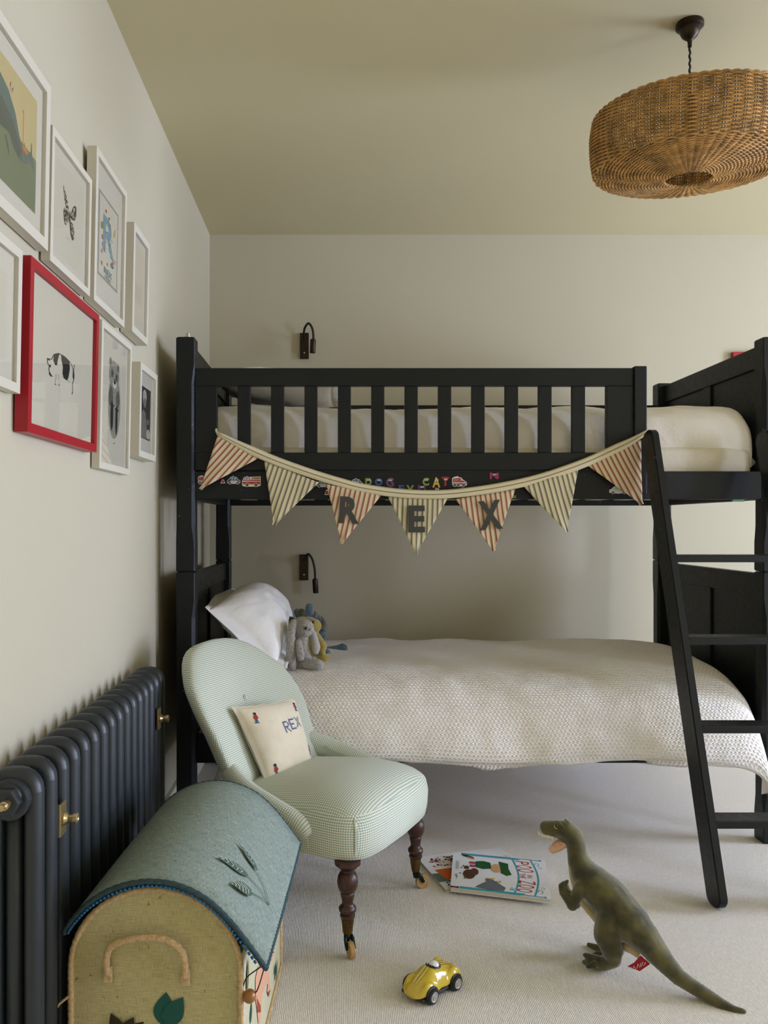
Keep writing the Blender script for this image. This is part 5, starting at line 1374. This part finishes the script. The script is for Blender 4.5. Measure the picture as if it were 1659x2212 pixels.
for k in range(13): a = -1.15 + 2.3 * k / 12; pts.append(CR(-.002 + .020 * math.cos(a), .0175 * math.sin(a), .0635 - .004 * abs(a)))
vs = []
for p in pts: vs += [p - Vector((0, 0, .008)), p + Vector((0, 0, .002))]
g.add(vs, [(2 * k, 2 * k + 2, 2 * k + 3, 2 * k + 1) for k in range(12)]); w = g.build('windscreen', 'car_black', ck, smooth=True); w.modifiers.new('s', 'SOLIDIFY').thickness = .0018

# ------------------------------------------------------------------ plush animals on the lower bunk
def plush(name, label, Y, caps_px, material, group='plush animals on the lower bunk', voxel=.0045, sm=4):
    base = min((P(c[0], c[1], Y + c[3]).z for c in caps_px)) if False else None
    t = thing(name, label, 'plush toy', tuple(P(caps_px[0][0], 1445, Y)), group); return t
def BP_(Y): return lambda x, y, o=0.0: P(x, y, Y + o)
def RPX(Y): return lambda r: r * Y / F
# grey rabbit
Yb = 3.00; q, r = BP_(Yb), RPX(Yb)
bun_ = thing('plush_rabbit', 'fluffy grey plush rabbit with long ears sitting beside the propped pillow', 'plush toy', tuple(q(655, 1446)), 'plush animals on the lower bunk')
blob('body', [(q(652, 1395), r(15), q(655, 1425), r(19)), (q(650, 1430), r(17), q(665, 1432), r(14)), (q(646, 1357, .0), r(20), q(660, 1357, -.02), r(19)), (q(652, 1375), r(14), q(652, 1392), r(14)),
              (q(662, 1432, -.03), r(13), q(688, 1436, -.05), r(12)), (q(660, 1432, .06), r(13), q(676, 1428, .07), r(11)), (q(645, 1388, -.05), r(8), q(650, 1420, -.07), r(8))], .0045, 'plush_grey', bun_, 3)
blob('ear', [(q(634, 1345, -.03), r(8), q(627, 1375, -.05), r(10)), (q(627, 1375, -.05), r(10), q(628, 1412, -.05), r(10.5)), (q(628, 1412, -.05), r(10.5), q(632, 1440, -.04), r(8.5))], .0045, 'plush_grey', bun_, 3)
blob('ear', [(q(664, 1350, .05), r(8), q(676, 1372, .02), r(9)), (q(676, 1372, .02), r(9), q(683, 1398, -.01), r(9.5)), (q(683, 1398, -.01), r(9.5), q(682, 1406, -.01), r(8))], .0045, 'plush_grey_inner', bun_, 3)
M().ball(q(660.5, 1357, -.056), (.005, .003, .006), 10, 8).build('eye', 'eye_black', bun_, smooth=True)
M().ball(q(672, 1360, -.052), (.006, .005, .005), 10, 8).build('nose', 'plush_grey_inner', bun_, smooth=True)
# mustard animal
Ym = 3.14; q, r = BP_(Ym), RPX(Ym)
mu = thing('plush_animal', 'mustard yellow plush animal with dark horns between the grey and blue toys', 'plush toy', tuple(q(668, 1440)), 'plush animals on the lower bunk')
blob('body', [(q(650, 1352), r(20), q(668, 1352), r(19)), (q(668, 1350), r(18), q(680, 1352, -.03), r(15)), (q(665, 1385), r(14), q(668, 1420), r(20)), (q(660, 1360), r(14), q(664, 1385), r(13)), (q(684, 1375, -.02), r(9), q(697, 1396, -.04), r(10)), (q(697, 1396, -.04), r(10), q(695, 1404, -.04), r(9)),
              (q(676, 1425, -.02), r(12), q(700, 1424, -.04), r(11)), (q(700, 1424, -.04), r(12), q(703, 1434, -.05), r(9)), (q(670, 1425, .05), r(12), q(690, 1424, .06), r(11))], .0045, 'plush_mustard', mu, 4)
for a, b, o_ in ((652, 1323, -.02), (628, 1340, .02)): M().ball(q(a, b, o_), (r(8.5), r(7), r(8.5)), 14, 10).build('horn', 'plush_olive', mu, smooth=True)
for a, b, o_ in ((676, 1344, -.054),): M().ball(q(a, b, o_), (.004, .003, .005), 8, 6).build('eye', 'eye_black', mu, smooth=True)
# blue animal
Yc = 3.28; q, r = BP_(Yc), RPX(Yc)
bl = thing('plush_animal', 'shaggy blue plush animal with brown horns sitting nearest the back wall', 'plush toy', tuple(q(680, 1432)), 'plush animals on the lower bunk')
blob('body', [(q(670, 1350), r(24), q(684, 1352), r(22)), (q(680, 1345), r(20), q(692, 1355, -.02), r(17)), (q(672, 1385), r(16), q(678, 1412), r(20)), (q(670, 1360), r(16), q(674, 1390), r(15)), (q(690, 1410, .03), r(11), q(725, 1405, .03), r(10.5)), (q(725, 1405, .03), r(11), q(742, 1401, .03), r(10)),
              (q(735, 1401, .03), r(9), q(740, 1398, .03), r(9)), (q(688, 1418, -.03), r(11), q(704, 1412, -.06), r(11)), (q(704, 1412, -.06), r(11), q(706, 1424, -.06), r(10)), (q(692, 1366), r(12), q(696, 1374), r(10)), (q(664, 1334), r(8), q(668, 1312), r(9)), (q(650, 1338, .03), r(8), q(642, 1322, .04), r(8))], .0045, 'plush_blue', bl, 3)
for pts in (((680, 1334), (682, 1326), (679, 1319)), ((696, 1360), (701, 1346), (695, 1331))):
    sp = spline([q(a, b, -.05) for a, b in pts], 5); w = 5.0 if pts[0][0] == 680 else 7.5
    M().tube(sp, [r(w * (1 - .9 * (k / 10) ** 1.6)) for k in range(11)], 12).build('horn', 'plush_taupe', bl, smooth=True)
